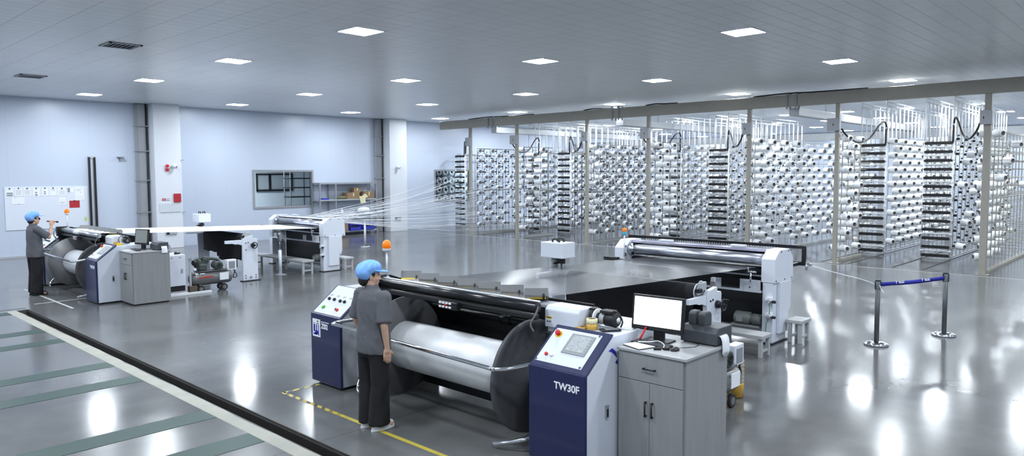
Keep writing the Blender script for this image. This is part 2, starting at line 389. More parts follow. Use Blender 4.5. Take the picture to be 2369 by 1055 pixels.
# object origin on a joint crossing of the tile grid
struct(m.build('ceiling', ceil_m, loc=(-10.474 + .2908, 7.452 + .2908, ZC)))
def wall_holes(x0, x1, holes):
    m = MB(); ys = sorted({YF, YB} | {h[0] for h in holes} | {h[1] for h in holes})
    for a, b in zip(ys, ys[1:]):
        hs = [h for h in holes if h[0] <= a + 1e-6 and h[1] >= b - 1e-6]
        if not hs: m.box(x0, x1, a, b, 0, ZC)
        else: m.box(x0, x1, a, b, 0, hs[0][2]); m.box(x0, x1, a, b, hs[0][3], ZC)
    return m
W1 = (13.74, 16.34, 1.25, 2.70); W2 = (22.95, 25.25, 1.25, 2.72)
struct(wall_holes(XL - .15, XL, [W1, W2]).build('wall_left', wall_m, loc=(XL, 0, 0)))
struct(MB().box(XL - 4, XR + .2, YB, YB + .2, -.2, ZC).build('wall_back', wall_m, loc=(0, YB, 0)))
struct(MB().box(XR, XR + .2, YF, YB, -.2, ZC).build('wall_right', wall_m, loc=(XR, 0, 0)))
struct(MB().box(XL, XR, YF - .2, YF, -.2, ZC).build('wall_front', wall_m, loc=(0, YF, 0)))
# the room behind the two windows
m = MB(); m.box(-31.2, -31, 10, 30, 0, 3.2); m.box(-31, XL - .15, 9.9, 10, 0, 3.2); m.box(-31, XL - .15, 30, 30.1, 0, 3.2); m.box(-31, XL - .15, 10, 30, 3.2, 3.3); m.box(-31.2, XL - .15, 10, 30, -.1, 0)
struct(m.build('wall_annex', pillar_m, loc=(-29, 20, 0)))
for i, (a, b, c, d) in enumerate((W1, W2)):
    t = .045
    m = MB(); m.box(XL - .12, XL + .03, a - .03, a + t, c - .03, d + .03); m.box(XL - .12, XL + .03, b - t, b + .03, c - .03, d + .03); m.box(XL - .12, XL + .03, a + t, b - t, c - .03, c + t); m.box(XL - .12, XL + .03, a + t, b - t, d - t, d + .03)
    fr = m.build('window_%d' % (i + 1), grey_paint, bevel=.006); struct(fr)
    MB().box(XL - .055, XL - .045, a + t, b - t, c + t, d - t).build('pane', glass, fr)
# inner window with dark frame on the far side of the annex, seen through window 1
m = MB(); ya, yb, za, zb = 16.2, 18.0, 1.78, 2.60
m.box(-31.0, -30.9, ya, yb, zb - .07, zb); m.box(-31.0, -30.9, ya, yb, za, za + .09); m.box(-31, -30.9, ya, ya + .05, za, zb); m.box(-31, -30.9, (ya + yb) / 2 - .3, (ya + yb) / 2 - .2, za, zb); m.box(-31, -30.9, yb - .05, yb, za, zb)
wi = m.build('window_3', black_steel); struct(wi)
MB().box(-30.99, -30.96, ya, yb, za, zb).build('pane', grey_light, wi)
# pillars
struct(MB().box(XL, -25.9, 9.87, 10.75, 0, ZC).build('pillar_1', pillar_m, bevel=.01))
struct(MB().box(XL, -25.9, 19.85, 20.80, 0, ZC).build('pillar_2', pillar_m, bevel=.01))
# cable ducts and a drain pipe beside each pillar
for y0, nm in ((9.87, 'first'), (19.85, 'second')):
    t = thing('cable_duct', 'tall grey cable duct with a dark pipe beside the ' + ('pillar with red fire boxes' if nm == 'first' else 'pillar next to the storage shelf'), 'duct', (-26.3, y0 - .25, 0), 'cable ducts on the left wall')
    MB().box(XL + .003, XL + .16, y0 - .42, y0 - .07, 0, ZC - .02).build('duct_body', trunk_m, t, bevel=.008)
    MB().box(XL + .16, XL + .17, y0 - .42, y0 - .35, 0, ZC - .02).build('duct_seam', grey_paint, t)
    MB().cyl((XL + .185, y0 - .09, 0), (XL + .185, y0 - .09, ZC), .02, n=12).build('pipe', black_steel, t)
    for z in (1.25, 2.35, 3.35, 4.2):
        m = MB(); m.box(XL + .003, XL + .22, y0 - .44, y0 - .42, z, z + .035); m.box(XL + .205, XL + .22, y0 - .42, y0 - .03, z, z + .035)
        m.build('clamp', grey_paint, t)
# cable tray on the far side of pillar 1
t = thing('cable_tray', 'white cable tray with clips running up right side of red-boxed pillar', 'cable tray', (-26.4, 10.85, 0))
MB().box(XL + .003, XL + .25, 10.78, 10.92, 0, 4.7).build('tray', white_paint, t)
for z in (1.2, 3.05): MB().box(XL + .25, XL + .29, 10.76, 11.0, z, z + .04).build('clip', grey_light, t)
# wall foot line
struct(MB().box(XL, XL + .03, YF, 9.4, 0, .06).build('baseboard_left', grey_light))

# ------------------------------------------------------------------ lights
LX = [-10.474 + 4.631 * i for i in range(-3, 5)]; LY = [7.452 + 4.668 * j for j in range(-2, 9)]
proto = None; lights = []
for j, y in enumerate(LY):
    for i, x in enumerate(LX):
        if x > XR - .5 or y > YB - .5: continue
        if y > 20 and x > 1: continue
        lights.append((i, j, x, y))
for j, y in enumerate(LY[6:9]):
    for i in range(6): lights.append((i, 10 + j, LX[i] + 2.3155, y))
for (i, j, x, y) in lights:
    if 1:
        lab = 'square white ceiling light, %s from left wall in %s extra row over the creels' % (ordn(i), ordn(j - 10)) if j > 9 else 'square white ceiling light, %s from left wall in %s row %s' % (ordn(i), ordn(j - 2) if j >= 2 else ordn(1 - j), 'past the near machine' if j >= 2 else 'behind the camera')
        t = thing('ceiling_light', lab, 'ceiling light', (x, y, ZC), 'square ceiling lights')
        if proto is None:
            h = .29
            m = MB(); m.box(x - h, x + h, y - h, y - h + .012, ZC - .012, ZC - .0005); m.box(x - h, x + h, y + h - .012, y + h, ZC - .012, ZC - .0005); m.box(x - h, x - h + .012, y - h, y + h, ZC - .012, ZC - .0005); m.box(x + h - .012, x + h, y - h, y + h, ZC - .012, ZC - .0005)
            a = m.build('light_frame', white_paint, t)
            b = MB().add([(x - h + .012, y - h + .012, ZC - .008), (x + h - .012, y - h + .012, ZC - .008), (x + h - .012, y + h - .012, ZC - .008), (x - h + .012, y + h - .012, ZC - .008)], [(3, 2, 1, 0)]).build('diffuser', lamp_m, t)
            proto = (a, b)
        else:
            for q in proto: c = q.copy(); COL.objects.link(c); c.parent = t
for k, (lx, y) in enumerate(((-29., 15.2), (-26.97, 26.0))):  # unseen lamps added to brighten the room behind both windows
    t = thing('ceiling_light', 'unseen light added inside the annex room behind the ' + ('rack window' if k == 0 else 'bobbin window'), 'ceiling light', (lx, y, 3.2), 'added annex lights')
    for q in proto: c = q.copy(); COL.objects.link(c); c.parent = t
# ceiling air vents
for k, (x, y) in enumerate(((-14.8, 5.1), (-20.9, 5.1))):
    t = thing('ceiling_vent', 'square dark louvred ceiling vent, ' + ('the larger, right of the other vent' if k == 0 else 'the smaller, near the left wall'), 'vent', (x, y, ZC), 'ceiling air vents')
    h = .29
    MB().box(x - h, x + h, y - h, y + h, ZC - .006, ZC - .002).build('backing', black, t)
    m = MB()
    for (a, b, c, d) in ((-h, h, -h, -h + .04), (-h, h, h - .04, h), (-h, -h + .04, -h, h), (h - .04, h, -h, h)): m.box(x + a, x + b, y + c, y + d, ZC - .02, ZC - .004)
    m.build('vent_frame', grey_light, t)
    m = MB()
    for q in range(6):
        yy = y - h + .07 + q * .082
        m.add([(x - h + .04, yy, ZC - .02), (x + h - .04, yy, ZC - .02), (x + h - .04, yy + .05, ZC - .005), (x - h + .04, yy + .05, ZC - .005)], [(0, 1, 2, 3)])
    m.build('louvre_slat', grey_paint, t)

# ------------------------------------------------------------------ things on the left wall
t = thing('notice_board', 'large white notice board on the left wall behind the standing man', 'board', (XL + .01, 6.8, .86))
MB().box(XL + .003, XL + .02, 5.62, 7.93, .86, 2.2).build('board_panel', white_paint, t, bevel=.004)
PX = XL + .022
def sheet(y0, y1, z0, z1, lab, name='paper_sheet', m_=paper, marks=(), clip=True, grp='papers on the notice board'):
    t = thing(name, lab, 'paper' if m_ is paper else 'folder', (PX, (y0 + y1) / 2, z0), grp if m_ is paper else None)
    MB().box(PX, PX + .004, y0, y1, z0, z1).build('sheet', m_, t)
    m = MB()
    for (a, b, c, d) in marks: m.box(PX + .004, PX + .0055, y0 + (y1 - y0) * a, y0 + (y1 - y0) * b, z0 + (z1 - z0) * c, z0 + (z1 - z0) * d)
    if marks: m.build('printed_text', paper_ink, t)
    if clip: MB().box(PX + .002, PX + .02, (y0 + y1) / 2 - .016, (y0 + y1) / 2 + .016, z1 - .02, z1 + .012).build('clip', black, t)
lines = [(.15, .85, .2 + .1 * k, .222 + .1 * k) for k in range(6)]
ph = [(.1, .9, .28, .45), (.1, .9, .02, .2)]
sheet(5.66, 5.86, 1.92, 2.15, 'leftmost paper on the notice board, with two strips of dark photos', marks=ph)
sheet(5.89, 6.10, 1.91, 2.16, 'white sheet of close text, second from left on notice board', marks=lines)
sheet(6.12, 6.33, 1.91, 2.15, 'white sheet of close text, third from left on notice board', marks=lines)
sheet(6.37, 6.57, 1.89, 2.15, 'sheet with two small dark pictures, fourth from left on notice board', marks=[(.35, .6, .38, .55), (.32, .65, .1, .27)])
sheet(6.62, 6.80, 1.91, 2.15, 'sheet with two small dark pictures, fifth from left on notice board', marks=[(.3, .58, .42, .58), (.3, .62, .18, .32)])
sheet(6.84, 7.03, 1.91, 2.15, 'nearly blank white sheet, sixth from left on notice board', marks=[(.15, .8, .75, .78), (.15, .8, .65, .67)])
sheet(7.06, 7.30, 1.89, 2.13, 'rightmost clipped white sheet on notice board, hanging a little askew', marks=lines)
sheet(7.34, 7.52, 1.99, 2.14, 'small poster with blue-black photo at top right of notice board', marks=[(.02, .4, .55, .98), (.02, .4, .1, .5)], clip=False)
sheet(7.55, 7.82, 1.75, 2.15, 'large pale diagram sheet at the top right corner of notice board', marks=[(.1, .8, .85, .87), (.1, .6, .75, .77), (.1, .9, .3, .31), (.2, .95, .15, .16), (.6, .66, .58, .66)], clip=False)
sheet(5.80, 6.14, 1.66, 1.87, 'blank landscape sheet taped low under the second paper on board', marks=[(.25, .38, .95, .99), (.45, .62, .0, .04)], clip=False)
sheet(7.08, 7.28, 1.60, 1.84, 'pale blank sheet under the askew sheet on the notice board', marks=lines[:3], clip=False)
sheet(7.38, 7.68, 1.50, 1.73, 'dark red folder clipped to the right side of notice board', 'folder', crimson)
sheet(7.80, 7.88, 1.05, 1.18, 'small yellow-green sticky note at lower right of notice board', 'sticky_note', mat('sticky_yellow', (.62, .68, .25), .7), [(.3, .6, .55, .7)], False)
t = thing('wall_channel', 'tall dark aluminium channel standing on the wall right of the notice board', 'channel', (XL + .05, 8.07, 0))
m = MB(); m.box(XL, XL + .04, 7.96, 8.19, 0, 3.16); m.build('back_plate', alu, t)
for y in (7.965, 8.125): MB().box(XL + .04, XL + .1, y, y + .06, 0, 3.14).build('rail', black_steel, t, bevel=.005)
MB().box(XL + .04, XL + .08, 7.96, 8.19, 3.10, 3.17).build('end_cap', grey_light, t)
# small bracket and sockets
t = thing('wall_bracket', 'small grey bracket shelf on wall left of the red-boxed pillar', 'bracket', (XL + .06, 8.95, 3.1))
m = MB(); m.box(XL, XL + .16, 8.86, 9.06, 3.14, 3.17); m.box(XL, XL + .02, 8.93, 8.97, 3.0, 3.14); m.build('shelf_plate', grey_paint, t)
PF = -25.9
t = thing('fire_alarm', 'red fire alarm sounder with a square call point on first pillar', 'fire alarm', (PF, 10.27, 2.68))
MB().cyl((PF, 10.27, 2.86), (PF + .06, 10.27, 2.86), .055, n=20).build('sounder', red, t, bevel=.008)
MB().box(PF, PF + .04, 10.21, 10.32, 2.68, 2.78).build('call_point', crimson, t, bevel=.006)
for (y, z, l) in ((10.48, 2.86, 'white bullet camera on first pillar beside the red fire alarm'), (20.24, 2.86, 'white bullet camera on second pillar near the storage shelf')):
    t = thing('security_camera', l, 'camera', (PF, y, z), 'wall cameras')
    d = Vector((.8, .45, -.35)).normalized(); p = Vector((PF + .05, y, z))
    MB().cyl((PF, y, z), tuple(p), .03, n=12).build('mount', white_paint, t)
    m = MB(); m.lathe(p - d * .04, d, [(0, .05), (.02, .062), (.15, .062), (.16, .055)], 18); m.build('housing', white_paint, t)
    MB().cyl(p + d * .118, p + d * .122, .04, n=16).build('lens', grey_paint, t)
t = thing('fire_box', 'plain red fire equipment box on first pillar at its right edge', 'fire box', (PF, 10.58, 1.62))
MB().box(PF, PF + .05, 10.46, 10.70, 1.60, 1.90).build('box_body', crimson, t, bevel=.006)
t = thing('safety_sign', 'small red and white safety sign on first pillar left of fire box', 'sign', (PF, 10.18, 1.66))
MB().box(PF, PF + .008, 10.07, 10.19, 1.66, 1.74).build('red_panel', crimson, t)
MB().box(PF, PF + .008, 10.205, 10.33, 1.66, 1.74).build('white_panel', paper, t)
m = MB(); m.box(PF + .008, PF + .01, 10.10, 10.115, 1.68, 1.72); m.box(PF + .008, PF + .01, 10.13, 10.16, 1.68, 1.70); m.build('white_symbol', white_ink, t)
m = MB(); m.box(PF + .008, PF + .01, 10.215, 10.32, 1.67, 1.685); m.box(PF + .008, PF + .01, 10.215, 10.32, 1.715, 1.73); m.build('dark_text', ink, t)
t = thing('acrylic_holder', 'clear acrylic document holder on first pillar below the safety sign', 'holder', (PF, 10.35, 1.28))
MB().box(PF, PF + .02, 9.98, 10.70, 1.26, 1.58).build('pocket', mat('acrylic', (.62, .66, .70), .2, coat=.3), t, bevel=.004)
MB().cyl((PF + .02, 10.32, 1.54), (PF + .03, 10.32, 1.54), .02, n=12).build('screw_cap', white_ink, t)
for (y0, y1, z, l) in ((10.15, 10.52, .47, 'grey socket outlet strip low on the first pillar'), (20.08, 20.42, .50, 'grey socket outlet strip low on the second pillar')):
    t = thing('socket_strip', l, 'socket', (PF, (y0 + y1) / 2, z), 'socket strips')
    MB().box(PF, PF + .03, y0, y1, z, z + .13).build('back_box', grey_paint, t, bevel=.004)
    for k in range(3):
        a = y0 + (y1 - y0) * (.06 + .31 * k); MB().box(PF + .03, PF + .036, a, a + (y1 - y0) * .26, z + .02, z + .11).build('socket_plate', grey_light if k else black, t)
MB_ = None
# racks in the annex behind window 1
for k, y in enumerate((16.35, 17.6)):
    t = thing('steel_rack', 'dark steel rack behind the wall window, ' + ('nearer its middle' if k == 0 else 'at its right edge'), 'rack', (-28.6, y + .5, 0), 'racks behind the window')
    for (dx, dy) in ((0, 0), (0, .95), (-.5, 0), (-.5, .95)): MB().box(-28.3 + dx - .02, -28.3 + dx + .02, y + dy, y + dy + .04, 0, 3.).build('upright', grey_paint, t)
    for z in (1.15, 1.55, 1.95, 2.35, 2.75):
        MB().box(-28.85, -28.25, y, y + 1., z, z + .05).build('shelf_beam', black_steel, t)
# yarn packages on a rack behind window 2
t = thing('package_rack', 'grey peg rack holding white yarn packages behind the right-hand window', 'rack', (-27.5, 24.4, 0))
m = MB(); m.box(-27.45, -27.4, 22.6, 26.6, .9, 3.0); m.build('peg_board', grey_light, t)
proto_p = None
for r in range(4):
    for c in range(8):
        y = 22.98 + .42 * c; z = 1.32 + .44 * r
        if proto_p is None:
            proto_p = MB().lathe((-27.4, y, z), (1, 0, 0), [(0, .10), (.01, .19), (.2, .19), (.22, .16), (.22, .07), (.16, .065)], 20).build('yarn_package', [bobbin_m], None, loc=(-27.4, y, z))
            o = proto_p
            MB().cyl((-27.39, y, z), (-27.22, y, z), .062, n=12).build('core', tube_core, o)
        else:
            o = proto_p.copy(); COL.objects.link(o); o.location = (-27.4, y, z)
            for ch in proto_p.children: c2 = ch.copy(); COL.objects.link(c2); c2.parent = o
        tag(o, 'white yarn package behind the wall window, %s from left in %s row up' % (ordn(c), ordn(r)), 'yarn package', 'yarn packages behind the window')
# storage shelf by pillar 2
t = thing('storage_shelf', 'long grey open storage shelf of boxes against wall beside second pillar', 'shelf', (-26.1, 17.7, 0))
SX0, SX1, SY0, SY1 = -26.45, -25.85, 16.25, 19.10
for (x, y) in ((SX0, SY0), (SX0, SY1), (SX1 - .04, SY0), (SX1 - .04, SY1 - .04), (SX1 - .04, 17.0), (SX0, 17.0)): MB().box(x, x + .045, y, y + .045, 0, 2.19).build('upright', grey_paint, t)
for z in (.13, .84, 1.46): MB().box(SX0, SX1, SY0, SY1, z, z + .05).build('shelf_board', grey_light, t)
MB().box(SX0, SX1, SY0, SY1 + .03, 2.15, 2.2).build('top_board', grey_paint, t)
def carton(x, y, z, a, b, c, lab, m_=card_m, name='cardboard_box', cat='box', grp='boxes on the storage shelf', flap=True):
    o = MB().box(x - a / 2, x + a / 2, y - b / 2, y + b / 2, z, z + c).build(name, m_, bevel=.004); tag(o, lab, cat, grp)
    if flap: MB().box(x - a / 2 - .001, x + a / 2 + .002, y - .02, y + .02, z + c * .4, z + c + .001).build('packing_tape', cream, o)
    return o
carton(-26.1, 17.92, 1.51, .4, .62, .26, 'wide brown cardboard box in middle of top shelf')
carton(-26.1, 18.15, 1.77, .3, .34, .2, 'small dark brown box stacked on top shelf box')
carton(-26.1, 18.72, 1.51, .4, .5, .3, 'square brown carton at right end of the top shelf')
carton(-26.0, 17.25, .18, .4, .62, .36, 'large brown carton on bottom shelf left of blue crates')
carton(-26.0, 16.72, .18, .3, .22, .30, 'dark brown small carton at left of bottom shelf', flap=False)
for y, l in ((17.93, 'blue plastic crate on bottom shelf beside the brown carton'), (18.62, 'blue plastic crate on bottom shelf nearest the second pillar')):
    o = thing('plastic_crate', l, 'crate', (-26.0, y, .18), 'blue crates on the shelf')
    m = MB(); x0, x1, y0, y1 = -26.2, -25.8, y - .28, y + .28
    m.box(x0, x1, y0, y1, .18, .2); m.box(x0, x0 + .02, y0, y1, .2, .46); m.box(x0, x1, y0, y0 + .02, .2, .46); m.box(x0, x1, y1 - .02, y1, .2, .46); m.box(x1 - .02, x1, y0, y1, .2, .32); m.box(x1 - .03, x1 + .015, y0 - .01, y1 + .01, .42, .47)
    m.build('crate_body', crate_blue, o)
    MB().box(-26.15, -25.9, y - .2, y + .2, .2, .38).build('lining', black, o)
carton(-26.0, 16.55, 1.51, .3, .3, .06, 'flat blue tray lying at left end of top shelf', crate_blue, 'tray', 'tray', None, False)
o = MB().sphere((-26.0, 17.4, 1.56), (.14, .24, .09)).build('tool_heap', mat('olive_sack', (.14, .13, .08), .8, var=.4)); tag(o, 'low olive sack slumped on the top shelf', 'sack')
o = MB().sphere((-25.98, 17.05, .945), (.16, .22, .06)).build('wire_coil', grey_paint); tag(o, 'grey coiled cable lying at left of the middle shelf', 'cable')
o = MB().lathe((-25.98, 17.38, .89), (0, 0, 1), [(0, .05), (.15, .05), (.19, .02), (.23, .02)], 14).build('spray_bottle', white_paint); tag(o, 'white bottle standing on the middle shelf', 'bottle')
m = MB(); m.sphere((-25.95, 18.45, 1.02), (.2, .3, .13)); o = m.build('plastic_bag', paper); tag(o, 'crumpled white plastic bag on the middle shelf', 'bag')
m = MB(); m.prism([(-.12, 0), (.12, .02), (.1, .2), (.25, .28), (.1, .4), (-.05, .3), (-.2, .3)], Matrix.Translation((-25.84, 18.35, 1.32)) @ Matrix.Rotation(PI / 2, 4, 'Z') @ Matrix.Rotation(PI / 2, 4, 'X'), .03); o = m.build('cloth_rag', cream); tag(o, 'cream rag hanging over the edge of top shelf', 'rag')
# ------------------------------------------------------------------ one warping line (built twice, 12 m apart)
SL = Matrix(((1, 0, 0, 0), (0, .79, -.613, 4.78), (0, .613, .79, .855), (0, 0, 0, 1)))   # slope frame: x along the machine, y up the slope, z outward
def round_sheet(poly, r=.0): return poly
def knob(parent, name, x, v, r, h, m_, base=None):
    p = SL @ Vector((x, v, .012)); nrm = (SL.to_3x3() @ Vector((0, 0, 1)))
    b = MB().lathe(p, nrm, [(0, r * .75), (h * .5, r * .75), (h * .55, r), (h, r * .85), (h * 1.05, 0)], 16)
    o = b.build(name, m_, parent)
    if base: MB().lathe(p - nrm * .002, nrm, [(0, r * 1.45), (.006, r * 1.4)], 20).build('collar', base, o)
    return o
def warping_line(far):
    global OFF
    OFF = Vector((-12, 0, 0)) if far else Vector((0, 0, 0))
    W = 'far' if far else 'near'
    where = 'beside the notice board' if far else 'with TW30F lettering'
    t = thing('warping_machine', 'navy and white yarn warping machine ' + ('in the far line, notice board behind it' if far else 'in the near line, lettered TW30F and Z02'), 'machine', (-6, 5.3, 0), 'warping machines')
    # ---- consoles
    for side, (x0, x1) in (('left', (-7.84, -7.21)), ('right', (-4.26, -3.63))):
        back = 5.55 if side == 'left' else 5.98
        body = [(4.80, .03), (4.80, .85), (5.17, 1.135), (back, 1.135), (back, .03)]
        c = MB().prism_x(body, x0 + .012, x1 - .012).build('console_body', cab_white if side == 'right' else grey_light, t, bevel=.008)
        MB().box(x0, x1, 4.765, 4.80, .03, .87).build('front_panel', navy, t, bevel=.012)
        m = MB(); m.obox(SL, x0, x1, -.01, .49, -.012, .010); f = m.build('panel_frame', navy_trim, t, bevel=.01)
        p = MB().obox(SL, x0 + .03, x1 - (.03 if side == 'left' else .085), .02 if side == 'left' else .055, .475 if side == 'left' else .445, .008, .013).build('control_panel', white_paint, t, bevel=.003)
        MB().box(x0 + .05, x1 - .05, 4.85, back - .05, 0, .03).build('plinth', black, t)
        if side == 'right':
            MB().obox(SL, x0 + .245, x0 + .50, .185, .41, .012, .022).build('screen_bezel', grey_paint, p, bevel=.003)
            MB().obox(SL, x0 + .275, x0 + .465, .215, .39, .021, .0235).build('touch_screen', hmi_screen, p)
            m = MB()
            for k in range(6): m.obox(SL, x0 + .475, x0 + .488, .21 + .03 * k, .225 + .03 * k, .021, .025)
            m.build('side_key', grey_light, p)
            knob(p, 'stop_button', x0 + .10, .375, .026, .04, red, yellow)
            knob(p, 'red_button', x0 + .115, .135, .017, .02, red)
            knob(p, 'white_button', x0 + .175, .135, .019, .02, white_ink)
            for (u, v) in ((.04, .43), (.525, .43), (.04, .07), (.525, .07)):
                q = SL @ Vector((x0 + u, v, .013)); MB().lathe(q, SL.to_3x3() @ Vector((0, 0, 1)), [(0, .012), (.006, .010)], 10).build('bolt', chrome, p)
            text_mesh('lettering', 'TW30F', .088, front_M(-3.965, 4.7645, .705), white_ink, t, .0015, .0022)
            m = MB(); m.box(x1 - .012, x1 + .004, 5.06, 5.10, .44, .55); m.build('door_handle', grey_paint, c)
            m = MB(); m.box(x1 - .012, x1 + .006, 5.068, 5.092, .45, .52); m.build('lock', black, c)
            if not far:
                m = MB(); m.prism([(-.05, .02), (0, .035), (.05, .0), (.07, -.06), (.04, -.03), (0, 0)], side_M(x1 - .011, 5.16, 1.0), .004)
                m.prism([(.05, -.10), (.08, -.075), (.08, -.12)], side_M(x1 - .011, 5.16, 1.0), .004); m.build('blue_emblem', blue_ink, c)
        else:
            for k, (u, v) in enumerate(((.12, .245), (.23, .245), (.36, .24), (.45, .24))): knob(p, 'black_knob', x0 + u, v, .022, .025, black)
            q = knob(p, 'green_button', x0 + .15, .11, .026, .02, green); knob(p, 'red_button', x0 + .45, .105, .022, .022, red, white_ink)
            m = MB(); m.obox(SL, x0 + .40, x0 + .425, .10, .125, .012, .03); m.build('key_switch', black, p)
            m = MB(); m.obox(SL, x0 + .50, x0 + .55, .37, .39, .012, .04); m.build('lever_switch', black, p)
            for (u, v) in ((.06, .3), (.2, .3), (.33, .3), (.47, .3)): MB().obox(SL, x0 + u, x0 + u + .06, v, v + .025, .0125, .0145).build('caption', grey_light, p)
            m = MB(); m.box(x1 - .02, x1 + .12, 5.0, 5.5, .12, .82); m.build('gear_cover', grey_light, t, bevel=.02)
            if not far:
                L = MB().box(-7.79, -7.625, 4.760, 4.766, .585, .80).build('emblem_plate', white_ink, t)
                m = MB()   # two hooked strokes and a stem on a violet square
                y = 4.759
                m.box(-7.768, -7.733, y, 4.7605, .645, .735); m.box(-7.735, -7.668, y, 4.7605, .615, .66); m.box(-7.712, -7.690, y, 4.7605, .655, .735); m.box(-7.666, -7.650, y, 4.7605, .60, .735); m.box(-7.768, -7.69, y, 4.7605, .607, .63)
                m.build('emblem_field', blue_ink, L)
                m = MB(); m.box(-7.765, -7.735, y, 4.7605, .745, .752); m.box(-7.70, -7.655, y, 4.7605, .742, .752); m.lathe((-7.675, y, .775), (0, 1, 0), [(0, .013), (.002, .013)], 12); m.build('emblem_stroke', ink, L)
                text_mesh('lettering', 'Z02', .085, front_M(-7.605, 4.7645, .700), white_ink, t, .0015, .003)
                MB().box(-7.61, -7.44, 4.762, 4.766, .775, .783).build('white_rule', white_ink, t)
            else:
                MB().box(-7.79, -7.625, 4.760, 4.766, .585, .80).build('emblem_plate', white_ink, t)
    # ---- frame, rollers, guards
    for (x0, x1) in ((-7.0, -6.93), (-4.42, -4.34)):
        MB().prism_x([(5.15, .02), (5.05, .9), (5.02, 1.33), (5.3, 1.36), (6.0, 1.1), (6.05, .02)] if x0 < -5 else [(5.20, .02), (5.18, 1.06), (5.9, 1.06), (6.05, .02)], x0, x1).build('side_frame', black_steel, t, bevel=.006)
    MB().box(-6.93, -4.42, 5.93, 5.96, .22, 1.22).build('dark_interior_plate', black_steel, t)  # black plate added for the shade inside the machine behind the beam
    MB().box(-6.93, -4.42, 5.55, 5.68, .07, .19).build('floor_beam', black_steel, t, bevel=.01)
    MB().box(-6.93, -4.42, 5.80, 5.86, .30, .36).build('cross_bar', black_steel, t, bevel=.008)
    m = MB(); m.cyl((-6.93, 5.82, .93), (-4.42, 5.82, .93), .04, n=16); m.cyl((-5.6, 5.82, .93), (-5.45, 5.82, .93), .055); m.build('press_shaft', black_steel, t)
    MB().cyl((-6.93, 5.10, 1.30), (-4.44, 5.10, 1.30), .047, n=24).build('guide_roller', steel if far else dark_polish, t)
    if far: MB().cyl((-5.98, 5.10, 1.30), (-5.62, 5.10, 1.30), .0485, n=24).build('yarn_band', white_yarn, t)
    MB().box(-6.88, -4.46, 5.125, 5.165, 1.341, 1.353).build('rail_strip', alu, t, bevel=.004)
    MB().box(-6.88, -4.44, 5.06, 5.12, 1.185, 1.235).build('lower_rail', black_steel, t, bevel=.01)
    m = MB(); m.box(-6.97, -6.86, 4.98, 5.22, 1.16, 1.38); m.build('end_bracket', black_steel, t, bevel=.015)
    MB().box(-6.93, -6.89, 4.96, 4.985, 1.20, 1.225).build('bracket_sensor', white_paint, t, bevel=.004)
    MB().tube([(-6.95, 5.0, 1.33), (-7.0, 4.95, 1.25), (-7.06, 4.98, 1.14), (-7.1, 5.1, .95)], .012, smooth_path=6).build('cable', grey_light, t)
    # lever arm at the right end of the rail
    MB().tube([(-4.43, 5.09, 1.31), (-4.435, 5.06, 1.24), (-4.47, 5.03, 1.15), (-4.45, 5.05, 1.08)], .009, smooth_path=6).build('lever', wheel_grey, t)
    # pendant control
    pd = MB().box(-5.72, -5.44, 4.985, 5.05, 1.155, 1.235).build('pendant_control', black, t, bevel=.01)
    for r in range(2):
        for c in range(4): MB().box(-5.70 + c * .05, -5.667 + c * .05, 4.975, 4.986, 1.17 + r * .04, 1.188 + r * .04).build('key', white_ink, pd)
    MB().lathe((-5.605, 4.986, 1.198), (0, -1, 0), [(0, .014), (.014, .012)], 12).build('red_key', red, pd)
    # safety bar and foot levers
    MB().tube([(-6.98, 5.18, .86), (-7.06, 4.90, .86), (-7.12, 4.66, .852), (-7.05, 4.6, .848), (-6.9, 4.6, .845), (-4.75, 4.6, .80), (-4.55, 4.6, .798), (-4.42, 4.66, .81), (-4.27, 4.80, .85)], .019, 10, smooth_path=6).build('safety_bar', chrome, t)
    for s in (0, 1):
        if s: pth = [(-4.66, 4.72, .05), (-4.52, 4.78, .08), (-4.36, 4.90, .13), (-4.30, 5.15, .17)]
        else: pth = [(-6.95, 5.2, .34), (-7.02, 4.95, .2), (-6.95, 4.82, .08), (-6.78, 4.78, .05)]
        MB().tube(pth, .02, 10, smooth_path=6).build('foot_lever', chrome, t)
    # white housing with sticker, gear motor
    MB().prism_x([(5.22, 1.10), (5.22, 1.27), (5.26, 1.305), (5.46, 1.305), (5.50, 1.27), (5.50, 1.10)], -4.46, -4.06).build('roller_housing', white_paint, t, bevel=.012)
    MB().box(-4.44, -4.2, 5.24, 5.48, .55, 1.10).build('housing_post', grey_light, t, bevel=.01)
    st = MB().box(-4.44, -4.365, 5.217, 5.221, 1.135, 1.205).build('warning_sticker', white_ink, t)
    MB().box(-4.44, -4.365, 5.216, 5.218, 1.185, 1.205).build('yellow_band', yellow, st)
    m = MB(); m.prism([(0, 0), (.024, 0), (.012, .022)], front_M(-4.433, 5.2165, 1.15), .001); m.box(-4.405, -4.375, 5.2155, 5.2168, 1.16, 1.166); m.box(-4.405, -4.375, 5.2155, 5.2168, 1.15, 1.154); m.box(-4.43, -4.375, 5.2155, 5.2168, 1.192, 1.199); m.build('warning_mark', ink, st)
    g = MB().lathe((-4.06, 5.42, 1.22), (1, 0, 0), [(0, .045), (.03, .045), (.03, .085), (.06, .085), (.06, .05), (.12, .05)], 20).build('gear_motor', black, t)
    MB().lathe((-3.99, 5.42, 1.22), (1, 0, 0), [(0, .086), (.015, .086)], 20).build('white_ring', white_ink, g)
    MB().lathe((-3.94, 5.42, 1.22), (1, 0, 0), [(0, .055), (.06, .055)], 20).build('motor_barrel', grey_light, g)
    MB().lathe((-3.88, 5.42, 1.22), (1, 0, 0), [(0, .065), (.10, .065), (.12, .05)], 20).build('motor_cap', black, g)
    MB().lathe((-3.76, 5.42, 1.22), (1, 0, 0), [(0, .03), (.004, .03)], 14).build('shaft_end', steel, g)
